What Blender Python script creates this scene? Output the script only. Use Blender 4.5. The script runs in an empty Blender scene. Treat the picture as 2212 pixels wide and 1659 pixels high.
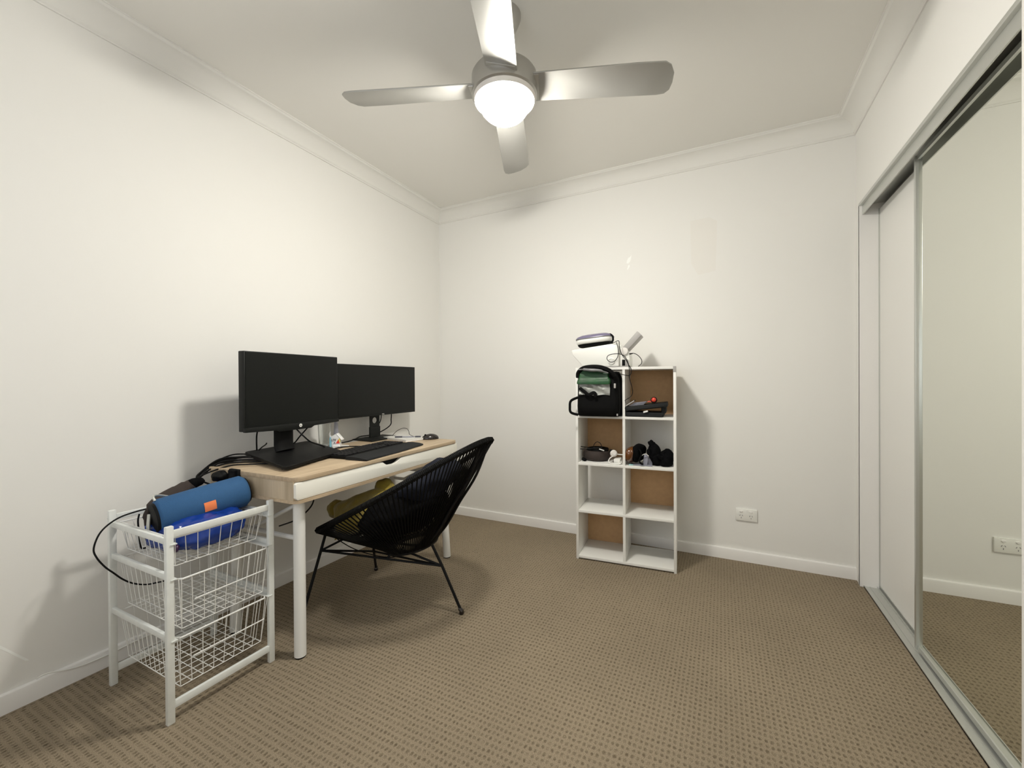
import bpy, bmesh, math, random
from mathutils import Vector, Matrix, noise
random.seed(7)
V = Vector
# ------------------------------------------------------------------ camera, light, exposure
sc = bpy.context.scene
COL = sc.collection
cam_d = bpy.data.cameras.new('camera'); cam = bpy.data.objects.new('camera', cam_d); COL.objects.link(cam)
cam_d.sensor_width = 36.0; cam_d.lens = 899.28/2212*36; cam_d.clip_start = .02
yaw, pit, rol = .4664, -.0045, -.0055
fw = V((-math.sin(yaw)*math.cos(pit), math.cos(yaw)*math.cos(pit), math.sin(pit)))
rt = V((math.cos(yaw), math.sin(yaw), 0)); up = rt.cross(fw)
r2 = math.cos(rol)*rt+math.sin(rol)*up; u2 = -math.sin(rol)*rt+math.cos(rol)*up
M = Matrix((r2, u2, -fw)).transposed().to_4x4(); M.translation = V((2.1514, -2.9021, 1.10))
cam.matrix_world = M
sc.camera = cam
w = bpy.data.worlds.new('world'); sc.world = w; w.use_nodes = True
w.node_tree.nodes['Background'].inputs[0].default_value = (.7, .76, .9, 1)
w.node_tree.nodes['Background'].inputs[1].default_value = .25
vs = sc.view_settings
vs.view_transform = 'Standard'; vs.look = 'None'; vs.gamma = 1; vs.use_curve_mapping = False
vs.exposure = 0.77
LAMP = 133.0            # radiance of the frosted globe under the fan
DAY = 6.5             # daylight through the window in the wall behind the camera
W, YF, HC = 2.812, -3.42, 2.539      # right wall, front wall, ceiling
ld = bpy.data.lights.new('window_daylight', 'AREA'); ld.shape = 'RECTANGLE'; ld.size = 1.5; ld.size_y = 1.1
ld.energy = DAY; ld.color = (.92, .95, 1.0)
lo = bpy.data.objects.new('window_daylight', ld); COL.objects.link(lo)
lo.location = (1.25, YF-.12, 1.45); lo.rotation_euler = (math.radians(90), 0, math.radians(180))
lo.rotation_euler = (math.radians(90), 0, 0)

# ------------------------------------------------------------------ materials
def mat(name, col, rough=.5, metal=0, spec=.5, emit=None, es=0, noise_s=None, noise_a=0, bump=None, trans=0, alpha=1, sheen=0, coat=0):
    m = bpy.data.materials.new(name); m.use_nodes = True; nt = m.node_tree; b = nt.nodes['Principled BSDF']
    b.inputs['Base Color'].default_value = (*col, 1); b.inputs['Roughness'].default_value = rough
    b.inputs['Metallic'].default_value = metal; b.inputs['Specular IOR Level'].default_value = spec
    b.inputs['Transmission Weight'].default_value = trans; b.inputs['Alpha'].default_value = alpha
    b.inputs['Sheen Weight'].default_value = sheen; b.inputs['Coat Weight'].default_value = coat
    if emit: b.inputs['Emission Color'].default_value = (*emit, 1); b.inputs['Emission Strength'].default_value = es
    tc = nt.nodes.new('ShaderNodeTexCoord')
    if noise_s:
        n = nt.nodes.new('ShaderNodeTexNoise'); n.inputs['Scale'].default_value = noise_s; n.inputs['Detail'].default_value = 4
        nt.links.new(tc.outputs['Object'], n.inputs['Vector'])
        mx = nt.nodes.new('ShaderNodeMix'); mx.data_type = 'RGBA'
        mx.inputs[6].default_value = (*[max(0, c*(1-noise_a)) for c in col], 1)
        mx.inputs[7].default_value = (*[min(1, c*(1+noise_a)) for c in col], 1)
        nt.links.new(n.outputs['Fac'], mx.inputs[0]); nt.links.new(mx.outputs[2], b.inputs['Base Color'])
    if bump:
        n = nt.nodes.new('ShaderNodeTexNoise'); n.inputs['Scale'].default_value = bump[0]; n.inputs['Detail'].default_value = 5
        nt.links.new(tc.outputs['Object'], n.inputs['Vector'])
        bp = nt.nodes.new('ShaderNodeBump'); bp.inputs['Strength'].default_value = bump[1]; bp.inputs['Distance'].default_value = bump[2]
        nt.links.new(n.outputs['Fac'], bp.inputs['Height']); nt.links.new(bp.outputs[0], b.inputs['Normal'])
    return m

def carpet_mat():
    m = bpy.data.materials.new('brown_loop_carpet'); m.use_nodes = True; nt = m.node_tree; N = nt.nodes; L = nt.links
    b = N['Principled BSDF']; b.inputs['Roughness'].default_value = .95; b.inputs['Specular IOR Level'].default_value = .1
    tc = N.new('ShaderNodeTexCoord')
    nz = N.new('ShaderNodeTexNoise'); nz.inputs['Scale'].default_value = 42; nz.inputs['Detail'].default_value = 2
    L.new(tc.outputs['Object'], nz.inputs['Vector'])
    wob = N.new('ShaderNodeVectorMath'); wob.operation = 'MULTIPLY_ADD'
    L.new(nz.outputs['Color'], wob.inputs[0]); wob.inputs[1].default_value = (.011, .011, 0); L.new(tc.outputs['Object'], wob.inputs[2])
    sp = N.new('ShaderNodeSeparateXYZ'); L.new(wob.outputs[0], sp.inputs[0])
    def mth(op, a, bb=None, c=None):
        n = N.new('ShaderNodeMath'); n.operation = op
        for i, v in enumerate((a, bb, c)):
            if v is None: continue
            if isinstance(v, (int, float)): n.inputs[i].default_value = v
            else: L.new(v, n.inputs[i])
        return n.outputs[0]
    p = .0215
    cx = mth('COSINE', mth('MULTIPLY', sp.outputs[0], 2*math.pi/(2*p*.72)))
    cy = mth('COSINE', mth('MULTIPLY', sp.outputs[1], 2*math.pi/(2*p)))
    dots = mth('MULTIPLY', cx, cy)                       # peaks on a staggered lattice
    mr = N.new('ShaderNodeMapRange'); mr.interpolation_type = 'SMOOTHSTEP'
    L.new(mth('ABSOLUTE', dots), mr.inputs[0]); mr.inputs[1].default_value = .42; mr.inputs[2].default_value = .95
    n2 = N.new('ShaderNodeTexNoise'); n2.inputs['Scale'].default_value = 420; n2.inputs['Detail'].default_value = 2
    L.new(tc.outputs['Object'], n2.inputs['Vector'])
    n3 = N.new('ShaderNodeTexNoise'); n3.inputs['Scale'].default_value = 2.2; n3.inputs['Detail'].default_value = 3
    L.new(tc.outputs['Object'], n3.inputs['Vector'])
    mix = N.new('ShaderNodeMix'); mix.data_type = 'RGBA'
    mix.inputs[6].default_value = (.295, .24, .168, 1); mix.inputs[7].default_value = (.13, .10, .064, 1)
    n4 = N.new('ShaderNodeTexNoise'); n4.inputs['Scale'].default_value = 55; L.new(tc.outputs['Object'], n4.inputs['Vector'])
    v4 = N.new('ShaderNodeMapRange'); L.new(n4.outputs['Fac'], v4.inputs[0]); v4.inputs[1].default_value = .32; v4.inputs[2].default_value = .62; v4.inputs[3].default_value = .15; v4.inputs[4].default_value = .85
    L.new(mth('MULTIPLY', mr.outputs[0], v4.outputs[0]), mix.inputs[0])
    mix2 = N.new('ShaderNodeMix'); mix2.data_type = 'RGBA'; mix2.blend_type = 'MULTIPLY'; mix2.inputs[0].default_value = 1
    L.new(mix.outputs[2], mix2.inputs[6])
    cr = N.new('ShaderNodeMapRange'); L.new(n2.outputs['Fac'], cr.inputs[0]); cr.inputs[1].default_value = .3; cr.inputs[2].default_value = .7; cr.inputs[3].default_value = .68; cr.inputs[4].default_value = 1.3
    cr2 = N.new('ShaderNodeMapRange'); L.new(n3.outputs['Fac'], cr2.inputs[0]); cr2.inputs[1].default_value = .3; cr2.inputs[2].default_value = .7; cr2.inputs[3].default_value = .93; cr2.inputs[4].default_value = 1.07
    f = mth('MULTIPLY', cr.outputs[0], cr2.outputs[0])
    cb = N.new('ShaderNodeCombineColor'); [L.new(f, cb.inputs[i]) for i in range(3)]
    L.new(cb.outputs[0], mix2.inputs[7]); L.new(mix2.outputs[2], b.inputs['Base Color'])
    h = mth('ADD', mth('MULTIPLY', mr.outputs[0], -1.0), mth('MULTIPLY', n2.outputs['Fac'], .6))
    bp = N.new('ShaderNodeBump'); bp.inputs['Strength'].default_value = .7; bp.inputs['Distance'].default_value = .003
    L.new(h, bp.inputs['Height']); L.new(bp.outputs[0], b.inputs['Normal'])
    return m

def wood_mat(name, c1, c2, stretch=(3, 40, 40)):
    m = bpy.data.materials.new(name); m.use_nodes = True; nt = m.node_tree; N = nt.nodes; L = nt.links
    b = N['Principled BSDF']; b.inputs['Roughness'].default_value = .5
    tc = N.new('ShaderNodeTexCoord'); mp = N.new('ShaderNodeMapping'); mp.inputs['Scale'].default_value = stretch
    L.new(tc.outputs['Object'], mp.inputs[0]); n = N.new('ShaderNodeTexNoise'); n.inputs['Scale'].default_value = 1.6
    n.inputs['Detail'].default_value = 8; n.inputs['Distortion'].default_value = .6; L.new(mp.outputs[0], n.inputs['Vector'])
    r = N.new('ShaderNodeValToRGB'); r.color_ramp.elements[0].position = .3; r.color_ramp.elements[1].position = .7
    r.color_ramp.elements[0].color = (*c1, 1); r.color_ramp.elements[1].color = (*c2, 1)
    L.new(n.outputs['Fac'], r.inputs[0]); L.new(r.outputs[0], b.inputs['Base Color'])
    return m

def wall_mat():
    m = mat('off_white_wall_paint', (.87, .86, .825), .7, spec=.3, bump=(220, .06, .001)); nt = m.node_tree; return m

MT = dict(
 wall=wall_mat(), ceil=mat('white_ceiling_paint', (.845, .83, .785), .85, spec=.2, bump=(180, .05, .001)),
 trim=mat('white_gloss_trim', (.90, .885, .86), .38), cornice=mat('white_cornice', (.85, .84, .80), .75, spec=.2),
 patch=mat('bright_patch_paint', (.97, .98, .95), .7), oldpaint=mat('slightly_darker_touch_up', (.855, .835, .79), .7),
 carpet=carpet_mat(), alu=mat('satin_aluminium', (.62, .63, .60), .35, metal=.7, bump=(90, .03, .0005)),
 track=mat('track_grey', (.52, .52, .49), .5, metal=.4), mirror=mat('mirror_glass', (.85, .865, .80), .015, metal=1),
 panel=mat('white_vinyl_panel', (.86, .85, .815), .45), dark=mat('dark_gap', (.02, .02, .02), .9),
 white_pl=mat('white_plastic', (.88, .875, .83), .35), white_lam=mat('white_laminate', (.87, .86, .82), .4, noise_s=6, noise_a=.02),
 card=mat('brown_fibreboard', (.56, .35, .18), .85, noise_s=40, noise_a=.12),
 oak=wood_mat('pale_oak_laminate', (.44, .33, .215), (.60, .475, .325), (30, 2.2, 30)),
 oak_v=wood_mat('pale_oak_side', (.43, .34, .225), (.66, .545, .39), (14, 14, 1.2)),
 cream=mat('cream_drawer', (.95, .935, .85), .4), white_metal=mat('white_powder_coat', (.86, .86, .83), .4, bump=(300, .05, .0005)),
 cartm=mat('chipped_white_paint', (.80, .82, .79), .45, noise_s=35, noise_a=.08), wire=mat('white_coated_wire', (.86, .86, .83), .35),
 black=mat('black_plastic', (.006, .006, .006), .55, spec=.12), blackm=mat('black_matt_metal', (.005, .005, .005), .5, spec=.2),
 cord=mat('black_vinyl_cord', (.004, .004, .0036), .55, spec=.09), cable=mat('black_cable', (.006, .006, .006), .55, spec=.2),
 screen=mat('dark_screen', (.007, .008, .007), .35, spec=.22), bezel=mat('dark_grey_bezel', (.010, .011, .010), .5, spec=.22),
 slab=mat('black_textured_plate', (.007, .007, .007), .5, spec=.18, bump=(500, .15, .0005)),
 keys=mat('black_keys', (.009, .009, .010), .5, spec=.3), rest=mat('soft_black_palm_rest', (.020, .021, .022), .8, spec=.2, bump=(600, .2, .0005)),
 mouse=mat('dark_brown_black_mouse', (.012, .008, .007), .25, coat=.3), paper=mat('white_paper', (.88, .88, .87), .8),
 blue=mat('blue_speaker_mesh', (.022, .095, .23), .8, noise_s=600, noise_a=.35, bump=(900, .5, .001)),
 orange=mat('orange_badge', (.95, .26, .09), .5), bluebag=mat('shiny_blue_plastic', (.008, .042, .27), .22, noise_s=9, noise_a=.25),
 brownblack=mat('brown_black_fabric', (.035, .024, .02), .8, noise_s=300, noise_a=.4), purple=mat('dark_purple_plastic', (.04, .01, .05), .3),
 olive=mat('olive_mustard_fleece', (.30, .225, .03), .95, noise_s=30, noise_a=.3, bump=(90, .6, .004), sheen=.3),
 olive_lit=mat('bounce_lit_fleece', (.62, .56, .26), .95, noise_s=40, noise_a=.2, bump=(90, .5, .004)),  # cushion underside: olive fleece lightened, bounced light put into the colour
 denim=mat('charcoal_blue_cloth', (.018, .020, .028), .95, spec=.08, noise_s=30, noise_a=.35, bump=(50, .4, .004)),
 blackc=mat('black_cloth', (.004, .004, .0045), .98, spec=.08, noise_s=30, noise_a=.3, bump=(60, .4, .003)),
 green=mat('green_nylon', (.007, .062, .014), .38, noise_s=14, noise_a=.8, bump=(30, .3, .004)),
 silver=mat('silver_foil_fabric', (.60, .61, .57), .38, metal=.25, bump=(22, .6, .006)), greyn=mat('grey_nylon', (.16, .16, .165), .45),
 nylon=mat('black_nylon', (.004, .004, .004), .7, spec=.1, bump=(200, .3, .001)),
 violet=mat('smoky_violet_plastic', (.17, .15, .24), .25), greypl=mat('warm_grey_plastic', (.40, .385, .37), .5),
 casem=mat('black_hard_case', (.014, .015, .015), .55, spec=.2, bump=(300, .2, .0005)), red=mat('red_rubber', (.75, .07, .04), .35),
 amber=mat('amber_lens', (.13, .040, .005), .12, coat=1), clear=mat('clear_plastic', (.55, .56, .66), .1, trans=.6),
 glass=mat('clear_glass', (.93, .95, .94), .03, trans=1), fanm=mat('brushed_nickel', (.50, .49, .46), .38, metal=.75, bump=(60, .03, .0005)),
 blade=mat('silver_fan_blade', (.45, .445, .42), .42, metal=.55), trimw=mat('satin_white_ring', (.78, .75, .71), .4),
 globe=mat('frosted_globe', (1, .97, .9), .5, emit=(1, .965, .885), es=LAMP), toy=mat('toy_white', (.86, .86, .86), .4),
 toyb=mat('toy_blue', (.25, .55, .68), .4), toyy=mat('toy_yellow', (.85, .68, .12), .4), ink=mat('dark_ink', (.06, .06, .08), .6), teal=mat('pale_teal', (.35, .62, .62), .4),
)
# ------------------------------------------------------------------ builders
ORG = {}
def setp(o, label=None, cat=None, group=None, kind=None):
    for k, v in (('label', label), ('category', cat), ('group', group), ('kind', kind)):
        if v: o[k] = v
    return o
def thing(name, label, cat, loc, group=None):
    o = bpy.data.objects.new(name, None); COL.objects.link(o); o.location = loc; o.empty_display_size = .05
    ORG[o.name] = V(loc); return setp(o, label, cat, group)

class MB:
    def __init__(s, M=None): s.bm = bmesh.new(); s.M = M or Matrix()
    def box(s, lo, hi, bevel=0, M=None, seg=2):
        t = bmesh.new(); bmesh.ops.create_cube(t, size=1)
        lo, hi = V(lo), V(hi); c = (lo+hi)/2; d = hi-lo
        for v in t.verts: v.co = V((v.co.x*d.x, v.co.y*d.y, v.co.z*d.z))+c
        if bevel: bmesh.ops.bevel(t, geom=t.edges[:], offset=bevel, segments=seg, affect='EDGES', profile=.5)
        return s.add(t, M)
    def add(s, t, M=None):
        if M is not None: bmesh.ops.transform(t, matrix=M, verts=t.verts[:])
        me = bpy.data.meshes.new('tmp'); t.to_mesh(me); t.free(); s.bm.from_mesh(me); bpy.data.meshes.remove(me); return s
    def tube(s, pts, r, n=8, closed=False, smooth=0, cap=True, flat=None):
        pts = [V(p) for p in pts]
        if smooth:                                        # Catmull-Rom resampling
            q = []; m = len(pts); rng = m if closed else m-1
            for i in range(rng):
                g = (lambda k: pts[k % m]) if closed else (lambda k: pts[max(0, min(m-1, k))])
                a, b, c, d = g(i-1), g(i), g(i+1), g(i+2)
                for j in range(smooth):
                    t = j/smooth
                    q.append(.5*((2*b)+(-a+c)*t+(2*a-5*b+4*c-d)*t*t+(-a+3*b-3*c+d)*t**3))
            if not closed: q.append(pts[-1])
            pts = q
        m = len(pts); rr = r if isinstance(r, (list, tuple)) else [r]*m
        if len(rr) != m: rr = [rr[min(len(rr)-1, int(i*len(rr)/m))] for i in range(m)]
        rings = []; prev = None
        for i, p in enumerate(pts):
            if closed: t = pts[(i+1) % m]-pts[i-1]
            else: t = pts[min(m-1, i+1)]-pts[max(0, i-1)]
            if t.length < 1e-9: t = V((0, 0, 1))
            t.normalize()
            if prev is None:
                a = V((0, 0, 1)) if abs(t.z) < .9 else V((1, 0, 0)); x = a.cross(t).normalized()
            else:
                x = prev-prev.dot(t)*t
                x = x.normalized() if x.length > 1e-6 else V((1, 0, 0))
            prev = x; y = t.cross(x)
            fl = flat or (1, 1)
            rings.append([s.bm.verts.new(p+rr[i]*(fl[0]*x*math.cos(2*math.pi*k/n)+fl[1]*y*math.sin(2*math.pi*k/n))) for k in range(n)])
        for i in range(m if closed else m-1):
            A, B = rings[i], rings[(i+1) % m]
            for k in range(n): s.bm.faces.new((A[k], A[(k+1) % n], B[(k+1) % n], B[k]))
        if cap and not closed:
            s.bm.faces.new(rings[0][::-1]); s.bm.faces.new(rings[-1])
        return s
    def lathe(s, prof, c=(0, 0, 0), n=32, M=None, cap=True):
        t = bmesh.new(); rings = []
        for r, z in prof: rings.append([t.verts.new(V((r*math.cos(2*math.pi*k/n), r*math.sin(2*math.pi*k/n), z))) for k in range(n)])
        for A, B in zip(rings, rings[1:]):
            for k in range(n): t.faces.new((A[k], A[(k+1) % n], B[(k+1) % n], B[k]))
        if cap: t.faces.new(rings[0][::-1]); t.faces.new(rings[-1])
        bmesh.ops.transform(t, matrix=Matrix.Translation(V(c)) @ (M or Matrix()), verts=t.verts[:])
        return s.add(t)
    def prism(s, poly, z0, z1, M=None, bevel=0):          # polygon in xy extruded along z
        t = bmesh.new(); f = t.faces.new([t.verts.new(V((x, y, z0))) for x, y in poly])
        r = bmesh.ops.extrude_face_region(t, geom=[f]); vs_ = [g for g in r['geom'] if isinstance(g, bmesh.types.BMVert)]
        for v in vs_: v.co.z = z1
        bmesh.ops.recalc_face_normals(t, faces=t.faces[:])
        if bevel: bmesh.ops.bevel(t, geom=t.edges[:], offset=bevel, segments=2, affect='EDGES', profile=.5)
        return s.add(t, M)
    def loft(s, rings, cap=True):
        R = [[s.bm.verts.new(V(p)) for p in r] for r in rings]; n = len(R[0])
        for A, B in zip(R, R[1:]):
            for k in range(n): s.bm.faces.new((A[k], A[(k+1) % n], B[(k+1) % n], B[k]))
        if cap: s.bm.faces.new(R[0][::-1]); s.bm.faces.new(R[-1])
        return s
    def blob(s, c, rad, M=None, amp=.0, freq=6, seed=0, sub=4, sq=1.0):
        t = bmesh.new(); bmesh.ops.create_icosphere(t, subdivisions=sub, radius=1)
        for v in t.verts:
            d = v.co.normalized()
            if sq != 1: d = V([math.copysign(abs(a)**sq, a) for a in d])
            p = V((d.x*rad[0], d.y*rad[1], d.z*rad[2]))
            k = noise.noise(p*freq+V((seed*7.3, seed*3.1, seed)))+.5*noise.noise(p*freq*2.3+V((seed, 9, seed*2)))
            v.co = p+v.co.normalized()*k*amp
        bmesh.ops.transform(t, matrix=Matrix.Translation(V(c)) @ (M or Matrix()), verts=t.verts[:])
        return s.add(t)
    def build(s, name, m, parent=None, loc=None, smooth=True, label=None, cat=None, group=None, kind=None, ang=35):
        org = ORG[parent.name] if parent is not None else V(loc if loc is not None else (0, 0, 0))
        bm = s.bm
        bmesh.ops.transform(bm, matrix=s.M, verts=bm.verts[:])
        bmesh.ops.recalc_face_normals(bm, faces=bm.faces[:])
        for v in bm.verts: v.co -= org
        if smooth:
            a = math.radians(ang)
            for f in bm.faces: f.smooth = True
            for e in bm.edges:
                if len(e.link_faces) == 2 and e.calc_face_angle(0) > a: e.smooth = False
        me = bpy.data.meshes.new(name); bm.to_mesh(me); bm.free(); me.materials.append(MT[m] if isinstance(m, str) else m)
        o = bpy.data.objects.new(name, me); COL.objects.link(o)
        if parent is not None: o.parent = parent
        else: o.location = org
        ORG[o.name] = org
        return setp(o, label, cat, group, kind)
def frame(o, x, y, z=(0, 0, 1)):
    x, y, z = V(x), V(y), V(z); m = Matrix((x, y, z)).transposed().to_4x4(); m.translation = V(o); return m
def text(s, size, m, parent, M, name, ext=.0004):
    cu = bpy.data.curves.new('t', 'FONT'); cu.body = s; cu.size = size; cu.extrude = ext; cu.align_x = 'CENTER'; cu.align_y = 'CENTER'
    to = bpy.data.objects.new('t', cu); COL.objects.link(to); dg = bpy.context.evaluated_depsgraph_get()
    me = bpy.data.meshes.new_from_object(to.evaluated_get(dg)); bpy.data.objects.remove(to)
    b = MB(); b.bm.from_mesh(me); bmesh.ops.transform(b.bm, matrix=M, verts=b.bm.verts[:]); bpy.data.meshes.remove(me)
    return b.build(name, m, parent, smooth=False)
def S_(name, mb, m, label=None, **k): return mb.build(name, m, label=label, kind='structure', **k)

# ------------------------------------------------------------------ the room
T = .12
S_('floor', MB().box((-T, YF-T, -.1), (W+.75, T, 0)), 'carpet', 'brown loop pile carpet with a small dimpled pattern')
S_('ceiling', MB().box((-T, YF-T, HC), (W+.75, T, HC+.1)), 'ceil', 'off-white flat ceiling')
S_('wall_left', MB().box((-T, YF-T, 0), (0, T, HC)), 'wall', 'plain off-white wall behind the desk')
S_('wall_back', MB().box((0, 0, 0), (W, T, HC)), 'wall', 'plain off-white wall behind the cube shelf')
OY0, OY1, OZ = -1.43, -.085, 2.035          # wardrobe opening in the right wall
mb = MB(); mb.box((W, OY1, 0), (W+T, T, HC)); mb.box((W, OY0, OZ), (W+T, OY1, HC)); mb.box((W, YF-T, 0), (W+T, OY0, HC))
S_('wall_right', mb, 'wall', 'off-white wall around the sliding wardrobe doors')
mb = MB(); mb.box((0, YF-T, 0), (.5, YF, HC)); mb.box((2.0, YF-T, 0), (W, YF, HC)); mb.box((.5, YF-T, 0), (2.0, YF, .9)); mb.box((.5, YF-T, 2.0), (2.0, YF, HC))
S_('wall_front', mb, 'wall', 'off-white wall with the window, behind the camera')
mb = MB()
for a, b_ in (((.5, YF-.09, .9), (.54, YF-.03, 2.0)), ((1.96, YF-.09, .9), (2.0, YF-.03, 2.0)), ((1.23, YF-.09, .9), (1.27, YF-.03, 2.0)), ((.54, YF-.09, .9), (1.96, YF-.03, .94)), ((.54, YF-.09, 1.96), (1.96, YF-.03, 2.0))): mb.box(a, b_)
S_('window_1', mb, 'trim', 'white window frame behind the camera')
mb = MB(); mb.box((W+.7, YF-T, 0), (W+.74, T, HC)); mb.box((W+T, OY1+.02, 0), (W+.7, OY1+.06, HC)); mb.box((W+T, -1.6, 0), (W+.7, -1.56, HC))
S_('wall_wardrobe', mb, 'panel', 'inside wall of the wardrobe')
# coved cornice
def cove(name, path, lab):
    prof = [(0, -.092), (.006, -.092), (.006, -.086)]
    for k in range(9):
        t = k/8*math.pi/2; prof.append((.012+.066*(1-math.cos(t))*1.0, -.080+.068*math.sin(t)))
    prof += [(.086, -.006), (.092, -.006), (.092, 0), (0, 0)]
    p0, d, nrm, ln = path; b = MB(); R = []
    for t in (0, ln):
        R.append([V(p0)+V(d)*(t + (x if t == 0 else -x)) + V(nrm)*x + V((0, 0, HC+z)) for x, z in prof])
    b.loft(R); S_(name, b, 'cornice', lab, ang=25)
cove('trim_1', ((0, YF, 0), (0, 1, 0), (1, 0, 0), -YF), 'white coved cornice along the left wall')
cove('trim_2', ((0, 0, 0), (1, 0, 0), (0, -1, 0), W), 'white coved cornice along the back wall')
cove('trim_3', ((W, YF, 0), (0, 1, 0), (-1, 0, 0), -YF), 'white coved cornice above the wardrobe')
cove('trim_4', ((0, YF, 0), (1, 0, 0), (0, 1, 0), W), 'white coved cornice behind the camera')
# baseboards: square-edged with a small rounded top
def skirt(name, M_, ln, lab):
    b = MB(M_); pr_ = [(0, 0), (.014, 0), (.014, .058), (.012, .064), (.007, .067), (0, .067)]
    b.loft([[(t, y, z) for y, z in pr_] for t in (0, ln)]); S_(name, b, 'trim', lab)
skirt('baseboard_left', frame((0, YF, 0), (0, 1, 0), (1, 0, 0)), -YF, 'white baseboard under the left wall')
skirt('baseboard_back', frame((.014, 0, 0), (1, 0, 0), (0, -1, 0)), W-.014, 'white baseboard under the back wall')
skirt('baseboard_right', frame((W, YF, 0), (0, 1, 0), (-1, 0, 0)), OY0-YF, 'white baseboard beside the wardrobe')
# filler paint patches on the back wall
mb = MB()
mb.prism([(1.575, 1.925), (1.585, 1.945), (1.597, 1.948), (1.605, 1.962), (1.603, 1.937), (1.595, 1.915), (1.582, 1.905), (1.573, 1.91)], .0, .0006, frame((0, 0, 0), (1, 0, 0), (0, 0, 1), (0, -1, 0)))
mb.prism([(1.583, 1.892), (1.592, 1.897), (1.594, 1.885), (1.587, 1.873), (1.578, 1.862), (1.577, 1.868), (1.581, 1.880)], .0, .0006, frame((0, 0, 0), (1, 0, 0), (0, 0, 1), (0, -1, 0)))
S_('trim_5', mb, 'patch', 'small bright white filler patch on the back wall')
mb = MB(); mb.prism([(1.975, 2.125), (2.085, 2.13), (2.13, 2.10), (2.12, 1.79), (2.02, 1.775), (1.98, 1.85)], 0, .0004, frame((0, 0, 0), (1, 0, 0), (0, 0, 1), (0, -1, 0)))
S_('trim_6', mb, 'oldpaint', 'faint touched-up rectangle of paint on the back wall')
mb = MB(); mb.prism([(-2.50, .322), (-2.436, .232), (-2.374, .149), (-2.371, .143), (-2.380, .147), (-2.440, .226), (-2.505, .318)], 0, .0006, frame((0, 0, 0), (0, 1, 0), (0, 0, 1), (1, 0, 0)))
S_('trim_10', mb, 'patch', 'thin pale scuff line low on the left wall')
# wardrobe frame and doors
b = MB(); b.box((W-.004, OY1-.004, 0), (W+.10, OY1+.012, OZ)); b.box((W-.004, OY1, 0), (W+.001, OY1+.03, OZ), .001)
b.box((W-.004, OY0-.016, 0), (W+.10, OY0+.0, OZ)); S_('trim_7', b, 'trim', 'white side jambs of the wardrobe opening')
b = MB(); b.box((W-.006, OY0, OZ-.010), (W+.010, OY1, OZ+.006), .002); b.box((W+.008, OY0, OZ-.058), (W+.013, OY1, OZ)); b.box((W+.013, OY0, OZ-.008), (W+.10, OY1, OZ))

S_('trim_8', b, 'alu', 'aluminium head track over the wardrobe doors', smooth=False)
b = MB(); b.box((W+.012, OY0, 0), (W+.112, OY1, .005))
for x, hh in ((W+.012, .009), (W+.036, .008), (W+.066, .013), (W+.076, .010), (W+.106, .013)): b.box((x, OY0, 0), (x+.0025, OY1, hh))
S_('trim_9', b, 'alu', 'ribbed aluminium floor track of the wardrobe', smooth=False)
d1 = thing('door_1', 'plain white sliding wardrobe door, the one nearer the back wall', 'door', (W+.09, -.38, .012)); d1['kind'] = 'structure'
b = MB(); b.box((W+.080, -.745, .020), (W+.096, -.088, 1.995)); b.build('door_panel', 'panel', d1)
b = MB(); b.box((W+.075, -.092, .014), (W+.100, -.084, 1.998)); b.box((W+.077, -.745, .012), (W+.098, -.088, .022)); b.build('door_frame', 'alu', d1)
ya, yb = -1.425, -.665; sk = -.016      # the mirror door hangs very slightly askew in its track
d2 = thing('door_2', 'mirrored sliding wardrobe door in an aluminium frame', 'door', (W+.052, ya, .012)); d2['kind'] = 'structure'
Md = frame((W+.045, yb, 0), (-math.sin(sk), -math.cos(sk), 0), (math.cos(sk), -math.sin(sk), 0))
b = MB(Md); b.box((.012, .001, .032), (-ya+yb-.01, .005, 1.985)); b.build('mirror_panel', 'mirror', d2, smooth=False)
b = MB(Md); b.box((.0, -.010, .014), (.015, .016, 1.998), .002); b.box((.0, .016, .014), (.006, .022, 1.998), .001); b.box((-ya+yb-.010, -.008, .014), (-ya+yb, .016, 1.998))
b.box((.012, -.004, .014), (-ya+yb-.01, .014, .032)); b.box((.012, -.004, 1.982), (-ya+yb-.01, .014, 1.998)); b.build('door_frame', 'alu', d2)

# ------------------------------------------------------------------ power point
def outlet(x0, z0, lab):
    t = thing('power_outlet', lab, 'power outlet', (x0+.0575, -.001, z0+.037))
    b = MB(); b.box((x0, -.010, z0), (x0+.115, 0, z0+.074), .003); b.build('face_plate', 'white_pl', t)
    for cx in (x0+.030, x0+.082):
        b = MB(); b.lathe([(.0075, 0), (.0075, .003), (.006, .0045)], (cx, -.010, z0+.058), 16, Matrix.Rotation(math.pi/2, 4, 'X') @ Matrix.Diagonal((1.2, .8, 1, 1))); b.build('rocker_switch', 'trim', t)
        b = MB()
        for dx, dz, a in ((-.0065, .006, .5), (.0065, .006, -.5), (0, -.008, 0)):
            b.box((-.001, -.0005, -.004), (.001, .0005, .004), 0, Matrix.Translation((cx+dx, -.0102, z0+.027+dz)) @ Matrix.Rotation(a, 4, 'Y'))
        b.build('socket_slots', 'ink', t)
outlet(2.226, .247, 'white double power outlet low on the back wall')

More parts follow.
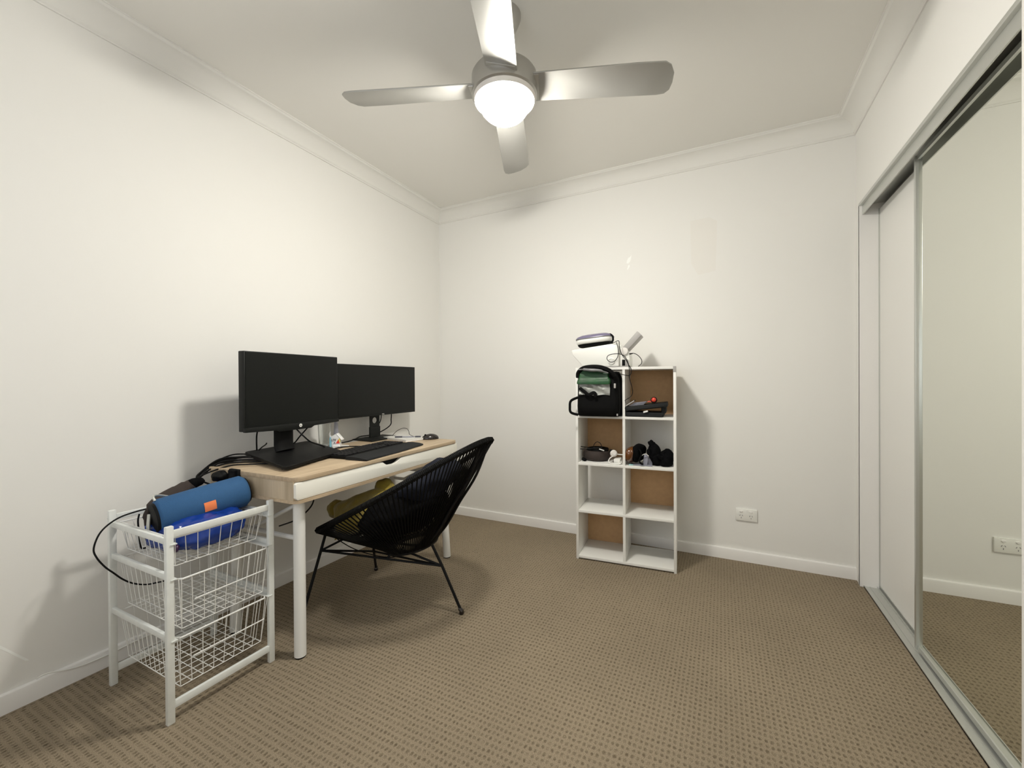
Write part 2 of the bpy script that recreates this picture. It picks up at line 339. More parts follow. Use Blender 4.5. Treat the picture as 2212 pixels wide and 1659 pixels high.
# ------------------------------------------------------------------ ceiling fan with light
FX, FY, BZ = 1.393, -1.447, 2.252
t = thing('ceiling_fan', 'four-bladed brushed silver ceiling fan with a lit frosted globe', 'ceiling fan', (FX, FY, HC))
b = MB(); b.lathe([(.066, HC), (.066, HC-.012), (.055, HC-.04), (.030, HC-.088), (.018, HC-.095)], (FX, FY, 0), 40); b.build('canopy', 'fanm', t)
b = MB(); b.lathe([(.013, HC-.09), (.013, 2.31)], (FX, FY, 0), 20); b.build('downrod', 'fanm', t)
b = MB(); b.lathe([(.03, 2.325), (.09, 2.318), (.122, 2.305), (.128, 2.295), (.128, 2.222), (.118, 2.216), (.05, 2.216)], (FX, FY, 0), 56); b.build('motor_housing', 'fanm', t)
b = MB(); b.lathe([(.05, 2.217), (.121, 2.217), (.121, 2.208), (.117, 2.200), (.102, 2.199), (.05, 2.199)], (FX, FY, 0), 56); b.build('light_ring', 'trimw', t)
b = MB(); pr_ = [(.03, 2.208), (.099, 2.208)]+[(.100*max(math.cos(a), 1e-6)**.88, 2.203-.079*math.sin(a)) for a in [i/20*math.pi/2 for i in range(20)]]+[(.004, 2.1238)]
b.lathe(pr_, (FX, FY, 0), 48); b.build('frosted_globe', 'globe', t, label='glowing frosted glass globe')
for k in range(4):
    th = math.radians(21.5+90*k)
    Mb = Matrix.Translation((FX, FY, BZ)) @ Matrix.Rotation(th, 4, 'Z') @ Matrix.Rotation(math.radians(-13), 4, 'X')
    b = MB(Mb); n = 14; top = []; R = .645
    outl = [(.100, .060), (.3, .064), (.5, .068), (R-.05, .070), (R-.02, .066), (R-.004, .050), (R, .02), (R-.004, -.02), (R-.022, -.052), (R-.045, -.066), (.5, -.068), (.3, -.064), (.1, -.060)]
    b.prism(outl, -.003, .003, bevel=.0012); b.build('blade', 'blade', t, ang=50)
    b = MB(Matrix.Translation((FX, FY, BZ)) @ Matrix.Rotation(th, 4, 'Z') @ Matrix.Rotation(math.radians(-13), 4, 'X')); b.box((.09, -.055, -.006), (.135, .055, .006), .002); b.build('blade_bracket', 'fanm', t)

# ------------------------------------------------------------------ cube shelf
SF = V((1.340, -.412, 0)); SU = V((.9968, .0796, 0)); SN = V((-.0796, .9968, 0))
SM = frame(SF, SU, SN)
SD, SW, SH = .29, .582, 1.186
t = thing('cube_shelf', 'tall white cube shelf with eight cubes, four of them backed in brown board', 'shelf', SF+SU*SW/2+SN*SD/2)
shelf = t
for u in (0, SW-.015): b = MB(SM); b.box((u, 0, 0), (u+.015, SD, SH), .0008); b.build('side_panel', 'white_lam', t)
for z in (0.008, .290, .584, .876, SH-.015):
    b = MB(SM); b.box((.015, 0, z), (SW-.015, SD, z+.015), .0006); b.build('shelf_board', 'white_lam', t)
for i, z in enumerate((.023, .305, .599, .891)):
    b = MB(SM); b.box((SW/2-.0075, .001, z), (SW/2+.0075, SD, (.290, .584, .876, SH-.015)[i])); b.build('divider', 'white_lam', t)
for (u, z0, z1) in ((SW/2, .876, SH-.01), (.010, .584, .885), (SW/2, .290, .592), (.010, .012, .298)):
    b = MB(SM); b.box((u, SD-.004, z0), (u+SW/2-.010, SD, z1)); b.build('back_panel', 'card', t, label='brown fibreboard back')
b = MB(SM); b.box((SW-.016, -.001, SH-.034), (SW+.0005, .002, SH), .0006); b.build('worn_corner', 'greypl', t, label='worn grey-brown edge at the top right corner')

def sp(u, n, z): return SF+SU*u+SN*n+V((0, 0, z))
# printer
t = thing('printer', 'white tapered printer lying on top of the cube shelf', 'printer', sp(.15, .12, SH))
Mp = frame(sp(0, 0, 0), SU, (0, 0, 1), -SN)     # x=u, y=z, z=-n
b = MB(); b.prism([(-.027, 1.298), (-.022, 1.268), (.046, 1.192), (.262, 1.192), (.262, 1.330), (.235, 1.331)], -.215, -.012, Mp, .006); b.build('housing', 'white_pl', t)
b = MB(); b.prism([(.045, 1.187), (.325, 1.187), (.325, 1.192), (.045, 1.192)], -.22, -.010, Mp); b.build('base_plate', 'greypl', t)
b = MB(); b.prism([(.255, 1.190), (.318, 1.190), (.323, 1.240), (.318, 1.275), (.290, 1.300), (.268, 1.322), (.255, 1.322)], -.205, -.04, Mp, .005); b.build('rear_section', 'white_pl', t)
b = MB(); b.prism([(.277, 1.194), (.318, 1.194), (.318, 1.226), (.312, 1.233), (.277, 1.233)], -.045, -.036, Mp); b.build('socket_recess', 'greypl', t)
b = MB(); b.prism([(.279, 1.196), (.296, 1.196), (.296, 1.231), (.279, 1.231)], -.040, -.035, Mp); b.build('power_socket', 'black', t)
b = MB(); b.lathe([(.019, 0), (.021, .006), (.013, .008), (.013, .004), (.004, .004)], sp(.218, -.0+.012, 1.225), 24, Matrix.Rotation(math.pi/2, 4, 'X')); b.build('round_button', 'white_pl', t)
b = MB(); b.lathe([(.022, 0), (.022, .012), (.012, .014)], sp(.292, .04, 1.283), 24, Matrix.Rotation(math.pi/2, 4, 'X')); b.build('hinge_wheel', 'trimw', t)
b = MB(); b.prism([(.277, 1.307), (.363, 1.402), (.367, 1.402), (.388, 1.381), (.388, 1.377), (.305, 1.290)], -.20, -.06, Mp, .002); b.build('paper_tray', 'greypl', t, label='grey upright paper tray')
# appliance on printer
def rrect(hu, hn, r, k=5):
    P = []
    for cx, cy, a0 in ((hu-r, hn-r, 0), (-hu+r, hn-r, 90), (-hu+r, -hn+r, 180), (hu-r, -hn+r, 270)):
        for i in range(k): a = math.radians(a0+90*i/(k-1)); P.append((cx+r*math.cos(a), cy+r*math.sin(a)))
    return P
c0 = V((.108, .095)); rot = math.radians(5)
t = thing('handheld_appliance', 'rounded violet and white appliance lying on top of the white printer', 'appliance', sp(.108, .095, 1.331))
def lay(zs, hs, name, m, par):
    b = MB(frame(sp(c0.x, c0.y, 1.331), SU*math.cos(rot)+V((0, 0, 1))*math.sin(rot), SN, V((0, 0, 1))*math.cos(rot)-SU*math.sin(rot)))
    b.loft([[(x, y, z) for x, y in rrect(hu, hn, min(hu, hn)*.6)] for z, (hu, hn) in zip(zs, hs)]); return b.build(name, m, par, ang=50)
lay((-.006, -.001, .008), ((.098, .06), (.104, .066), (.107, .070)), 'lower_tray', 'nylon', t)
lay((.010, .016, .034, .040), ((.104, .076), (.112, .082), (.113, .083), (.110, .08)), 'white_band', 'white_pl', t)
lay((.040, .046, .056, .064, .069), ((.114, .085), (.114, .085), (.104, .076), (.084, .058), (.05, .03)), 'tinted_lid', 'violet', t)
lay((.0395, .0425), ((.1155, .086), (.1155, .086)), 'lid_rim', 'greyn', t)
b = MB(); b.tube([sp(.205, .05, 1.392), sp(.224, .03, 1.375), sp(.225, .02, 1.345), sp(.205, .02, 1.338)], .006, 8, smooth=4); b.build('corner_clip', 'nylon', t)
# backpack / cooler bag
t = thing('cooler_bag', 'black cooler bag with green top and silver front pocket, in the top left cube', 'bag', sp(.14, .08, .891))
b = MB()
rings = []
for z, hu, hn, cu in ((.892, .120, .125, .146), (.90, .124, .136, .146), (.95, .126, .140, .147), (1.03, .125, .140, .147), (1.10, .120, .130, .147), (1.135, .117, .12, .140), (1.160, .105, .10, .142)):
    rings.append([sp(cu+x+.004*noise.noise(V((x*20, y*20, z*20))), .075+y, z) for x, y in rrect(hu, hn, .035)])
b.loft(rings); body = b.build('bag_body', 'nylon', t, ang=60)
b = MB(); rings = []
for q in range(9):
    z = 1.088+.078*q/8; hu = .098+.004*math.sin(q)-.0015*q; cn = -.060+.002*q
    rings.append([sp(.126+x, cn+y+.014*noise.noise(V((x*22, y*20, z*34))), z+.008*noise.noise(V((x*18, 1, q*.3)))) for x, y in rrect(hu, .028, .012, 9)])
b.loft(rings); b.build('green_panel', 'green', t, ang=70, label='green front panel')
b = MB(); b.tube([sp(.030, -.060, 1.125), sp(.034, -.066, 1.155), sp(.064, -.078, 1.180), (sp(.118, -.084, 1.188)), sp(.175, -.080, 1.183), sp(.225, -.072, 1.160), sp(.245, -.06, 1.130)], .016, 10, smooth=6, flat=(1, .8)); b.build('zip_roll', 'nylon', t)
b = MB(); b.tube([sp(.040, -.086, 1.172), sp(.075, -.096, 1.172), sp(.120, -.100, 1.168), sp(.165, -.098, 1.165), sp(.215, -.088, 1.150)], [.006, .013, .015, .013, .006], 10, smooth=5, flat=(1, .7)); b.build('grey_flap', 'greyn', t)
b = MB(); n = 14; m_ = 10; G = [[b.bm.verts.new(sp(.040+.182*i/n, -.074-.006*noise.noise(V((i*.6, j*.5, 3)))-.004*math.sin(i*.9+j), 1.020+.074*j/m_+.003*math.sin(i*.7))) for i in range(n+1)] for j in range(m_+1)]
for j in range(m_):
    for i in range(n): b.bm.faces.new((G[j][i], G[j][i+1], G[j+1][i+1], G[j+1][i]))
r = bmesh.ops.solidify(b.bm, geom=b.bm.faces[:], thickness=-.004); b.build('silver_pocket', 'silver', t, label='crinkled silver pocket')
b = MB(); b.tube([sp(.045, -.083, 1.062), sp(.075, -.086, 1.040), sp(.100, -.087, 1.022), sp(.125, -.088, 1.034), sp(.138, -.086, 1.030), sp(.140, -.084, 1.01)], .010, 8, smooth=4, flat=(.5, 1)); b.build('buckle_strap', 'nylon', t)
b = MB(); b.tube([sp(.028, -.055, 1.005), sp(-.010, -.075, .985), sp(-.016, -.08, .95), sp(-.010, -.08, .915), sp(.030, -.062, .900)], .006, 8, smooth=5, flat=(.5, 1.3)); b.build('side_strap', 'nylon', t)
b = MB(); b.box(sp(.250, -.070, 1.075)-V((.006, .004, .014)), sp(.250, -.070, 1.075)+V((.006, .004, .014)), .003); b.build('zip_pull', 'greypl', t); b = MB(); b.box(sp(.262, -.060, .905)-V((.004, .003, .006)), sp(.262, -.060, .905)+V((.004, .003, .006)), .001); b.build('strap_clip', 'greypl', t)
# hard case with lid ajar
t = thing('tool_case', 'dark hard plastic case lying ajar in the top right cube', 'case', sp(.40, .11, .891))
b = MB(SM); b.box((.300, .005, .892), (.515, .195, .918), .006); b.box((.31, -.002, .893), (.505, .006, .906), .002); b.build('case_bottom', 'casem', t)
b = MB(SM @ Matrix.Translation((.300, 0, .922)) @ Matrix.Rotation(math.radians(-7), 4, 'Y')); b.box((-.004, .0, .0), (.238, .185, .027), .006); b.box((.02, -.004, .004), (.22, .002, .014), .002); b.build('case_lid', 'casem', t)
b = MB(SM); b.box((.500, .02, .912), (.528, .17, .958), .008); b.build('case_hinge', 'casem', t)
b = MB(SM @ Matrix.Translation((.415, -.004, .924)) @ Matrix.Rotation(math.radians(-15), 4, 'Y')); b.box((-.012, -.008, -.005), (.014, .002, .004), .001); b.build('latch', 'white_pl', t, label='pale latch tag')
t = thing('red_ball', 'small red rubber bulb resting on the dark hard case', 'ball', sp(.458, .03, .968))
b = MB(); b.blob(sp(.460, .02, .992), (.0135, .0135, .0135), sub=3); b.build('bulb', 'red', t)
b = MB(); b.lathe([(.010, -.012), (.017, -.010), (.019, 0), (.017, .008)], sp(.460, .034, .990), 20, Matrix.Rotation(math.pi/2, 4, 'X')); b.build('bulb_collar', 'black', t)
b = MB(); b.tube([sp(.445, .03, .980), sp(.433, .03, .982), sp(.425, .03, .978)], .003, 8, smooth=3); b.build('bulb_clip', 'red', t)
t = thing('pen', 'bronze pen leaning on papers at the left end of the dark case', 'pen', sp(.31, .02, .95))
b = MB(); b.tube([sp(.296, .015, .950), sp(.350, .02, .985)], .0035, 8); b.build('pen_barrel', 'greypl', t); b = MB(); b.tube([sp(.350, .02, .985), sp(.358, .02, .990)], [.003, .001], 8); b.build('pen_tip', 'black', t)
b = MB(SM @ Matrix.Translation((.32, .03, .952)) @ Matrix.Rotation(math.radians(-7), 4, 'Y'))
for i in range(3): b.box((.0+.012*i, .0, .0+.006*i), (.085+.008*i, .08, .005+.006*i), .001)
b.build('crumpled_wrapper', 'clear', None, loc=sp(.35, .06, .952), label='clear plastic wrapper on top of the dark hard case', cat='wrapper')
# coiled bag + adapter
t = thing('cable_pouch', 'round black fabric pouch with a coiled cable, in the second left cube', 'pouch', sp(.105, .15, .599))
b = MB(); b.lathe([(.05, .601), (.072, .604), (.083, .622), (.084, .642), (.076, .660), (.070, .664), (.066, .662), (.04, .662)], sp(.105, .13, 0), 40); b.build('pouch_body', 'brownblack', t, ang=60)
b = MB(); b.lathe([(.066, .662), (.070, .668), (.066, .676), (.058, .678), (.052, .672)], sp(.112, .13, 0), 36); b.build('pouch_rim', 'nylon', t, ang=60)
b = MB(); b.tube([sp(.052, .10, .680), sp(.0, .06, .690), sp(.012, .055, .676), sp(.045, .06, .676), sp(.10, .06, .684), sp(.15, .07, .688)], .0028, 6, smooth=5); b.build('cord_loop', 'cable', t)
b = MB(); b.tube([sp(.098, .07, .682), sp(.100, .07, .705), sp(.118, .07, .722), sp(.138, .07, .715), sp(.150, .07, .690)], .0022, 6, smooth=5); b.build('wire_loop', 'cable', t)
b = MB(SM @ Matrix.Translation((.030, .055, .602)) @ Matrix.Rotation(math.radians(35), 4, 'Y') @ Matrix.Rotation(.3, 4, 'Z')); b.box((-.012, -.01, .003), (.018, .006, .022), .004); b.build('pull_tab', 'nylon', t)
b = MB(); b.tube([sp(.135, .055, .681), sp(.165, .055, .672)], .004, 8); b.build('metal_clasp', 'alu', t)
t = thing('power_adapter', 'white power adapter with plug and short white lead beside the black pouch', 'adapter', sp(.245, .05, .599))
b = MB(SM); b.box((.228, .02, .600), (.266, .10, .630), .004); b.build('adapter_block', 'white_pl', t)
b = MB(); b.lathe([(.014, -.014), (.020, -.010), (.021, .006), (.012, .016)], sp(.222, .06, .658), 20, Matrix.Rotation(math.radians(70), 4, 'X') @ Matrix.Rotation(.5, 4, 'Y')); b.build('plug', 'trimw', t)
b = MB(); b.box(sp(.205, .07, .668)-V((.010, .006, .010)), sp(.205, .07, .668)+V((.010, .006, .012)), .003); b.build('plug_socket', 'black', t)
b = MB(); b.tube([sp(.222, .05, .645), sp(.204, .035, .632), sp(.196, .03, .615), sp(.205, .02, .604), sp(.235, .012, .603), sp(.262, .015, .604), sp(.272, .03, .612), sp(.262, .05, .618)], .0032, 8, smooth=5); b.tube([sp(.235, .07, .655), sp(.25, .08, .650), sp(.276, .09, .648)], .003, 8, smooth=3); b.build('lead', 'white_pl', t)
# goggles and gloves
t = thing('ski_goggles', 'ski goggles with amber lens and black foam, in the second right cube', 'goggles', sp(.345, .10, .599))
Mg = frame(sp(.332, .06, .664), (SU*.80+SN*.25+V((0, 0, .45))).normalized(), (0, 0, 0)); 
ax = (SU*.86-SN*.35+V((0, 0, -.25))).normalized(); az = (V((0, 0, 1))-ax*ax.z).normalized(); ay = az.cross(ax)
Rg = Matrix((ax, ay, az)).transposed().to_4x4()
b = MB(); b.blob(sp(.330, .055, .660), (.030, .062, .050), Rg, sub=4, sq=.85); b.build('lens', 'amber', t)
b = MB(); b.blob(sp(.366, .075, .668), (.030, .070, .056), Rg, amp=.004, freq=30, sub=4, sq=.8); b.build('foam_frame', 'blackc', t)
b = MB(); b.tube([sp(.37, .03, .70), sp(.385, .02, .69), sp(.39, .01, .665), sp(.38, .0, .64), sp(.385, .0, .62), sp(.40, .01, .612)], .006, 8, smooth=5, flat=(1, .5)); b.build('head_strap', 'nylon', t)
t = thing('clear_plastic_case', 'translucent plastic case lying between the goggles and the gloves', 'case', sp(.41, .06, .599))
b = MB(SM); b.box((.325, .02, .600), (.45, .12, .606), .002); b.build('tray', 'clear', t)
b = MB(SM @ Matrix.Translation((.408, .03, .604)) @ Matrix.Rotation(math.radians(6), 4, 'Y')); b.box((-.012, 0, 0), (.014, .02, .062), .005); b.box((-.010, .02, .0), (.04, .06, .04), .005); b.build('upright_clip', 'clear', t)
b = MB(); b.tube([sp(.392, .02, .660), sp(.402, .015, .670), sp(.418, .015, .672), sp(.430, .02, .660)], .002, 6, smooth=4); b.tube([sp(.43, .04, .66), sp(.445, .04, .668), sp(.46, .05, .672)], .003, 6, smooth=3); b.build('pale_strap', 'white_pl', t)
b = MB(SM); b.box((.318, .015, .600), (.342, .03, .606), .001); b.build('teal_tab', 'teal', t)
for i, (lab, seed, cu, lean, top) in enumerate((('black winter glove standing upright, nearer the goggles', 3, .468, -.02, .0), ('black winter glove slumped against the right side of the cube', 5, .525, .01, -.028))):
    t = thing('glove', lab, 'glove', sp(cu, .08, .599), 'pair of black gloves')
    b = MB(); b.blob(sp(cu, .08, .644+top*.3), (.036 if i == 0 else .042, .055, .048), SM.to_3x3().to_4x4(), amp=.008, freq=28, seed=seed)
    b.blob(sp(cu+lean*.5, .075, .680+top), (.034 if i == 0 else .040, .045, .048), amp=.008, freq=30, seed=seed+1); b.build('palm', 'blackc', t, ang=80)
    for k in range(4):
        u0 = cu-.018+.011*k
        b = MB(); ln = (.052, .060, .048, .034)[k] if i == 0 else (.028, .022, .026, .03)[k]
        b.tube([sp(u0, .06+.008*k, .69+top), sp(u0+lean*.4, .055+.008*k, .69+top+ln*.55), sp(u0+lean*1.1, .050+.008*k, .69+top+ln)], [.0115, .0115, .011, .0105, .010, .006], 8, smooth=3); b.build('finger', 'blackc', t, ang=80)
    b = MB(); b.tube([sp(cu-.02, .04, .65), sp(cu-.038, .03, .672+top*.5), sp(cu-.040, .03, .70+top)], [.012, .012, .011, .010, .006], 8, smooth=3); b.build('thumb', 'blackc', t, ang=80)
# cables over the shelf
pc1 = [(0.205, .02, 1.334), (0.235, .0, 1.334), (0.264, -0.005, 1.343), (0.272, -0.03, 1.303), (0.285, -0.03, 1.261), (0.309, -0.02, 1.225), (0.322, -0.02, 1.196), (0.327, -0.02, 1.165), (0.327, -0.02, 1.124), (0.342, -0.01, 1.057), (0.342, 0.0, 1.03), (0.329, 0.0, 1.008), (0.300, 0.0, 0.988), (.300, .02, .975)]
pc2 = [(0.252, -0.01, 1.334), (0.265, -0.03, 1.289), (0.262, -0.03, 1.248), (0.243, -0.03, 1.221), (0.219, -0.03, 1.216), (0.2, -0.03, 1.233), (0.203, -0.03, 1.252), (0.225, -0.03, 1.262), (0.265, -0.03, 1.264), (0.297, -0.03, 1.252), (0.315, -0.03, 1.225), (0.325, -0.03, 1.197), (0.338, -0.03, 1.173), (0.338, -0.03, 1.149), (0.325, -0.03, 1.135), (0.291, -0.03, 1.141), (0.265, -0.05, 1.150)]
pc3 = [(0.318, 0.05, 1.266), (0.347, 0.03, 1.268), (0.374, 0.02, 1.253), (0.392, 0.03, 1.227), (0.389, 0.04, 1.205), (0.371, 0.06, 1.192)]
for nm, pl, lab in (('cable', pc1, 'thin black cable hanging from the printer down into the top right cube'), ('cable', pc2, 'thin black cable curled in a loop across the printer front'), ('cable', pc3, 'short black cable arching out of the right side of the printer')):
    b = MB(); b.tube([sp(*q) for q in pl], .0021, 7, smooth=6); t = b.build(nm, 'cable', None, loc=sp(*pl[0]), label=lab, cat='cable', group='cables around the printer')
b = MB(); b.tube([sp(.322, .048, 1.266), sp(.340, .036, 1.268)], [.0045, .003], 8); 
b.build('cable_plug', 'cable', None, loc=sp(.33, .04, 1.267), label='black plug pushed into the right side of the printer', cat='plug')

# ------------------------------------------------------------------ desk
DT = .735
DO = V((.690, -1.850, 0)); DU = V((-.039, 1.155, 0)).normalized(); DV = V((-DU.y, DU.x, 0))   # along the front edge / toward the wall
DM = frame(DO, DU, DV); DL, DD = 1.155, .555
def dp(u, v, z): return DO+DU*u+DV*v+V((0, 0, z))
desk = t = thing('desk', 'pale oak desk with one long cream drawer and round white legs', 'desk', dp(DL/2, DD/2, 0))
def plan(r, o=0):
    P = []
    for cx, cy, a0 in ((DL-r+o, r-o, 270), (DL+o-.004, DD-.004, 0), (-o+.004, DD-.004, 90), (r-o, r-o, 180)):
        rr = r if cy < .2 else .004
        for i in range(6): a = math.radians(a0+90*i/5); P.append((cx+rr*math.cos(a), cy+rr*math.sin(a)))
    return P
b = MB(DM); b.prism(plan(.035), DT-.018, DT, bevel=.0008); b.build('desktop', 'oak', t, ang=50)
b = MB(DM); b.prism(plan(.035), .632, .644); b.build('bottom_board', 'oak', t, ang=50)
for u in (.002, DL-.020):
    b = MB(DM)
    b.box((u, .018, .644), (u+.018, DD-.01, DT-.018)); b.build('side_panel', 'oak_v', t)
b = MB(DM); b.box((.02, DD-.028, .644), (DL-.02, DD-.01, DT-.018)); b.build('rear_panel', 'oak_v', t)
nu = DL*.475
pts = [(.006, .648)]
pts = [(.012, .646), (.0035, .655), (.0035, .708), (.010, .7145)]
pts += [(nu-.085, .7145), (nu-.068, .711), (nu-.052, .700), (nu-.035, .692), (nu+.005, .690), (nu+.030, .694), (nu+.050, .704), (nu+.066, .712), (nu+.085, .7145)]
pts += [(DL-.006, .7145), (DL-.004, .712), (DL-.004, .648), (DL-.006, .646)]
b = MB(frame(dp(0, 0, 0), DU, (0, 0, 1), -DV)); b.prism(pts, -.020, -.0035, bevel=.0008); dr = b.build('drawer', 'cream', t, ang=60)
b = MB(DM); b.box((nu-.085, .0205, .682), (nu+.085, .0245, .716)); b.build('grip_shade', 'black', dr, label='black sheet for the shade inside the grip cut-out')  # black sheet behind the notch paints the shade inside it
def dleg(u0, v0, u1, v1):
    b = MB(); b.tube([dp(u0, v0, .632), dp(u1, v1, .006)], .0225, 24); L_ = b.build('leg', 'white_metal', t)
    b = MB(); b.tube([dp(u1, v1, .007), dp(u1, v1, 0)], .0205, 20); b.build('foot_cap', 'black', L_)
foot = [(.057, .055), (.057, .470), (1.103, .050), (1.103, .470)]
dleg(.062, .062, *foot[0]); dleg(.068, .455, *foot[1]); dleg(1.070, .070, *foot[2]); dleg(1.070, .455, *foot[3])
for u in (.066, 1.075):
    b = MB(); b.tube([dp(u, .08, .470), dp(u, .455, .470)], .010, 10); b.tube([dp(u+.008, .10, .60), dp(u+.008, .36, .474)], .008, 10); b.build('leg_brace', 'white_metal', t)
b = MB(DM); b.box((1.06, .12, .53), (1.072, .33, .632), .002); b.box((1.05, .05, .590), (1.09, .33, .632), .002); b.build('corner_bracket', 'white_metal', t)

# ------------------------------------------------------------------ monitors
# front monitor
m1 = t = thing('monitor', 'black monitor with a thick lower bezel and round white logo, nearest the camera', 'monitor', (.21, -1.55, .765), 'monitors on the desk')
A = V((.305, -1.812, 0)); B = V((.262, -1.282, 0)); mu = (B-A).normalized(); mn = V((mu.y, -mu.x, 0)); ml = (B-A).length
MM = frame(A, mu, -mn)                                   # x along, y into the back, z up
b = MB(MM); b.box((0, .004, .888), (ml, .040, 1.243), .003); b.box((.08, .036, .93), (ml-.08, .065, 1.16), .01); b.build('monitor_shell', 'bezel', t)
b = MB(MM); b.box((.006, .0025, .905), (ml-.006, .0045, 1.238)); b.build('screen', 'screen', t)
b = MB(frame(A, mu, (0, 0, 1), mn)); b.prism([(0, .886), (.15, .880), (.165, .873), (ml-.185, .873), (ml-.165, .883), (ml, .889), (ml, .905), (0, .905)], -.012, .004, bevel=.001)
b.build('lower_bezel', 'bezel', t)
b = MB(); lc = A+mu*(ml*.53)+mn*.0045+V((0, 0, .892)); b.lathe([(.0085, 0), (.0085, .001)], lc, 24, frame((0, 0, 0), mu, (0, 0, 1), mn)); b.build('round_logo', 'white_pl', t, label='small round white logo')
text('hp', .010, 'ink', t, frame(lc+mn*.0012, mu, (0, 0, 1), mn), 'logo_letters')
b = MB(); bc = A+mu*(ml*.44)-mn*.055
b.tube([bc+V((0, 0, 1.05)), bc+V((0, 0, .90)), bc+V((0, 0, .80)), bc+mn*.012+V((0, 0, .772))], [.050]*4, 16, flat=(1, .36)); b.build('stand_column', 'black', t)
P4 = [V((.555, -1.800, .757)), V((.425, -1.400, .757)), V((.052, -1.310, .774)), V((.125, -1.712, .776))]
b = MB()
cz = sum(P4, V())/4; ex = (P4[1]-P4[0]).normalized(); ey = (P4[3]-P4[0]).normalized(); ez = ex.cross(ey).normalized()
if ez.z < 0: ez = -ez
rr = []
for k in range(4):
    p, q, r_ = P4[k], P4[k-1], P4[(k+1) % 4]; rr += [p+(q-p).normalized()*.022, p+((q-p).normalized()+(r_-p).normalized())*.006, p+(r_-p).normalized()*.022]
b.loft([[p-ez*.013 for p in rr], [p-ez*.007 for p in rr], [cz+(p-cz)*.992-ez*.007 for p in rr], [cz+(p-cz)*.992-ez*.006 for p in rr], [p-ez*.006 for p in rr], [p-ez*.0015 for p in rr], [cz+(p-cz)*.993 for p in rr]]); b.build('stand_base', 'slab', t, ang=30)
b = MB()
b.bm.free()
for q in ((.49, -1.76), (.39, -1.42), (.10, -1.36), (.17, -1.68)):
    b = MB(); b.lathe([(.010, .7355), (.010, .750)], (q[0], q[1], 0), 12); b.build('rubber_foot', 'black', t)
# ultrawide monitor
m2 = t = thing('monitor', 'black ultrawide monitor with a round hole in its stand, farther along the desk', 'monitor', (.14, -.86, DT), 'monitors on the desk')
A = V((.170, -1.205, 0)); B = V((.152, -.502, 0)); mu = (B-A).normalized(); mn = V((mu.y, -mu.x, 0)); ml = (B-A).length
MM = frame(A, mu, -mn)
b = MB(MM); b.box((0, .004, .888), (ml, .024, 1.213), .002); b.box((.15, .02, .96), (ml-.15, .055, 1.15), .01); b.build('monitor_shell', 'bezel', t)
b = MB(MM); b.box((.004, .0025, .902), (ml-.004, .0045, 1.209)); b.build('screen', 'screen', t)
text('DELL', .010, 'trimw', t, frame(A+mu*(ml*.53)-mn*-.0002+mn*-.003+V((0, 0, .895)), mu, (0, 0, 1), mn), 'brand_letters', .0003)
cy = -.856; hz = .853; b = MB(frame((.100, cy, 0), (0, 1, 0), (0, 0, 1), (1, 0, 0))); n = 32; hw = .042
def sqp(k): 
    a = 2*math.pi*k/n; c, s_ = math.cos(a), math.sin(a); m_ = max(abs(c), abs(s_)); return (hw*c/m_, hz+.042*s_/m_)
hole = [(0.0205*math.cos(2*math.pi*k/n), hz+0.0205*math.sin(2*math.pi*k/n)) for k in range(n)]; sq = [sqp(k) for k in range(n)]
for z in (0, .006):
    H_ = [b.bm.verts.new((x, y, z)) for x, y in hole]; Q_ = [b.bm.verts.new((x, y, z)) for x, y in sq]
    for k in range(n): b.bm.faces.new((H_[k], H_[(k+1) % n], Q_[(k+1) % n], Q_[k]))
    if z == 0: H0, Q0 = H_, Q_
for k in range(n):
    b.bm.faces.new((H0[k], H0[(k+1) % n], H_[(k+1) % n], H_[k])); b.bm.faces.new((Q0[k], Q0[(k+1) % n], Q_[(k+1) % n], Q_[k]))
b.box((-hw, .744, -.004), (hw, hz-.042, .012)); b.box((-hw, hz+.042, -.004), (hw, 1.02, .012)); b.build('stand_column', 'bezel', t, ang=40)
b = MB(); b.box((.055, -1.00, DT), (.225, -.735, DT+.010), .004); b.build('stand_base', 'bezel', t)

# ------------------------------------------------------------------ keyboard
def Kc(u, v): return (u, v)
kL, kN, kR, kBR, kBL = V((.394, -1.442)), V((.690, -1.485)), V((.575, -.985)), V((.330, -.930)), V((.300, -1.330))
kb = t = thing('keyboard', 'black keyboard with a wide soft palm rest overhanging the desk edge', 'keyboard', (.46, -1.21, DT))
KM = frame((.655, -1.475, DT+.001), V((-.06, .50, 0)).normalized(), V((-.50, -.06, 0)).normalized()); 
b = MB(KM @ Matrix.Rotation(math.radians(0), 4, 'X')); Lk = .495
b.prism([(-.005, .075), (0, .09), (.0, .255), (.02, .262), (Lk-.02, .262), (Lk, .255), (Lk, .085), (Lk-.02, .07)], .001, .013, bevel=.003); b.build('keyboard_base', 'black', t, ang=50)
b = MB(KM); rs = []
for i in range(17):
    x = -.01+(Lk+.02)*i/16; d = .018*math.sin(math.pi*i/16)-.0; f0 = -.032+.016*(i/16)+.01*abs(i-8)/8
    rs.append([(x, f0, .002), (x, f0+.002, .008), (x, .02, .013), (x, .07, .016), (x, .098, .014), (x, .098, .001)])
b.loft(rs); b.build('palm_rest', 'rest', t, ang=40, label='soft matt palm rest')
b = MB(KM)
rows = [(.238, 15), (.216, 15), (.194, 14), (.172, 13), (.150, 12)]
for v, n in rows:
    wk = .335/n
    for i in range(n): b.box((.012+wk*i+.0015, v-.009, .012), (.012+wk*(i+1)-.0015, v+.009, .019), .0015, seg=1)
b.box((.10, .119, .012), (.24, .137, .019), .0015); 
for i in range(3): b.box((.012+.028*i, .119, .012), (.037+.028*i, .137, .019), .0015, seg=1); b.box((.245+.030*i, .119, .012), (.272+.030*i, .137, .019), .0015, seg=1)
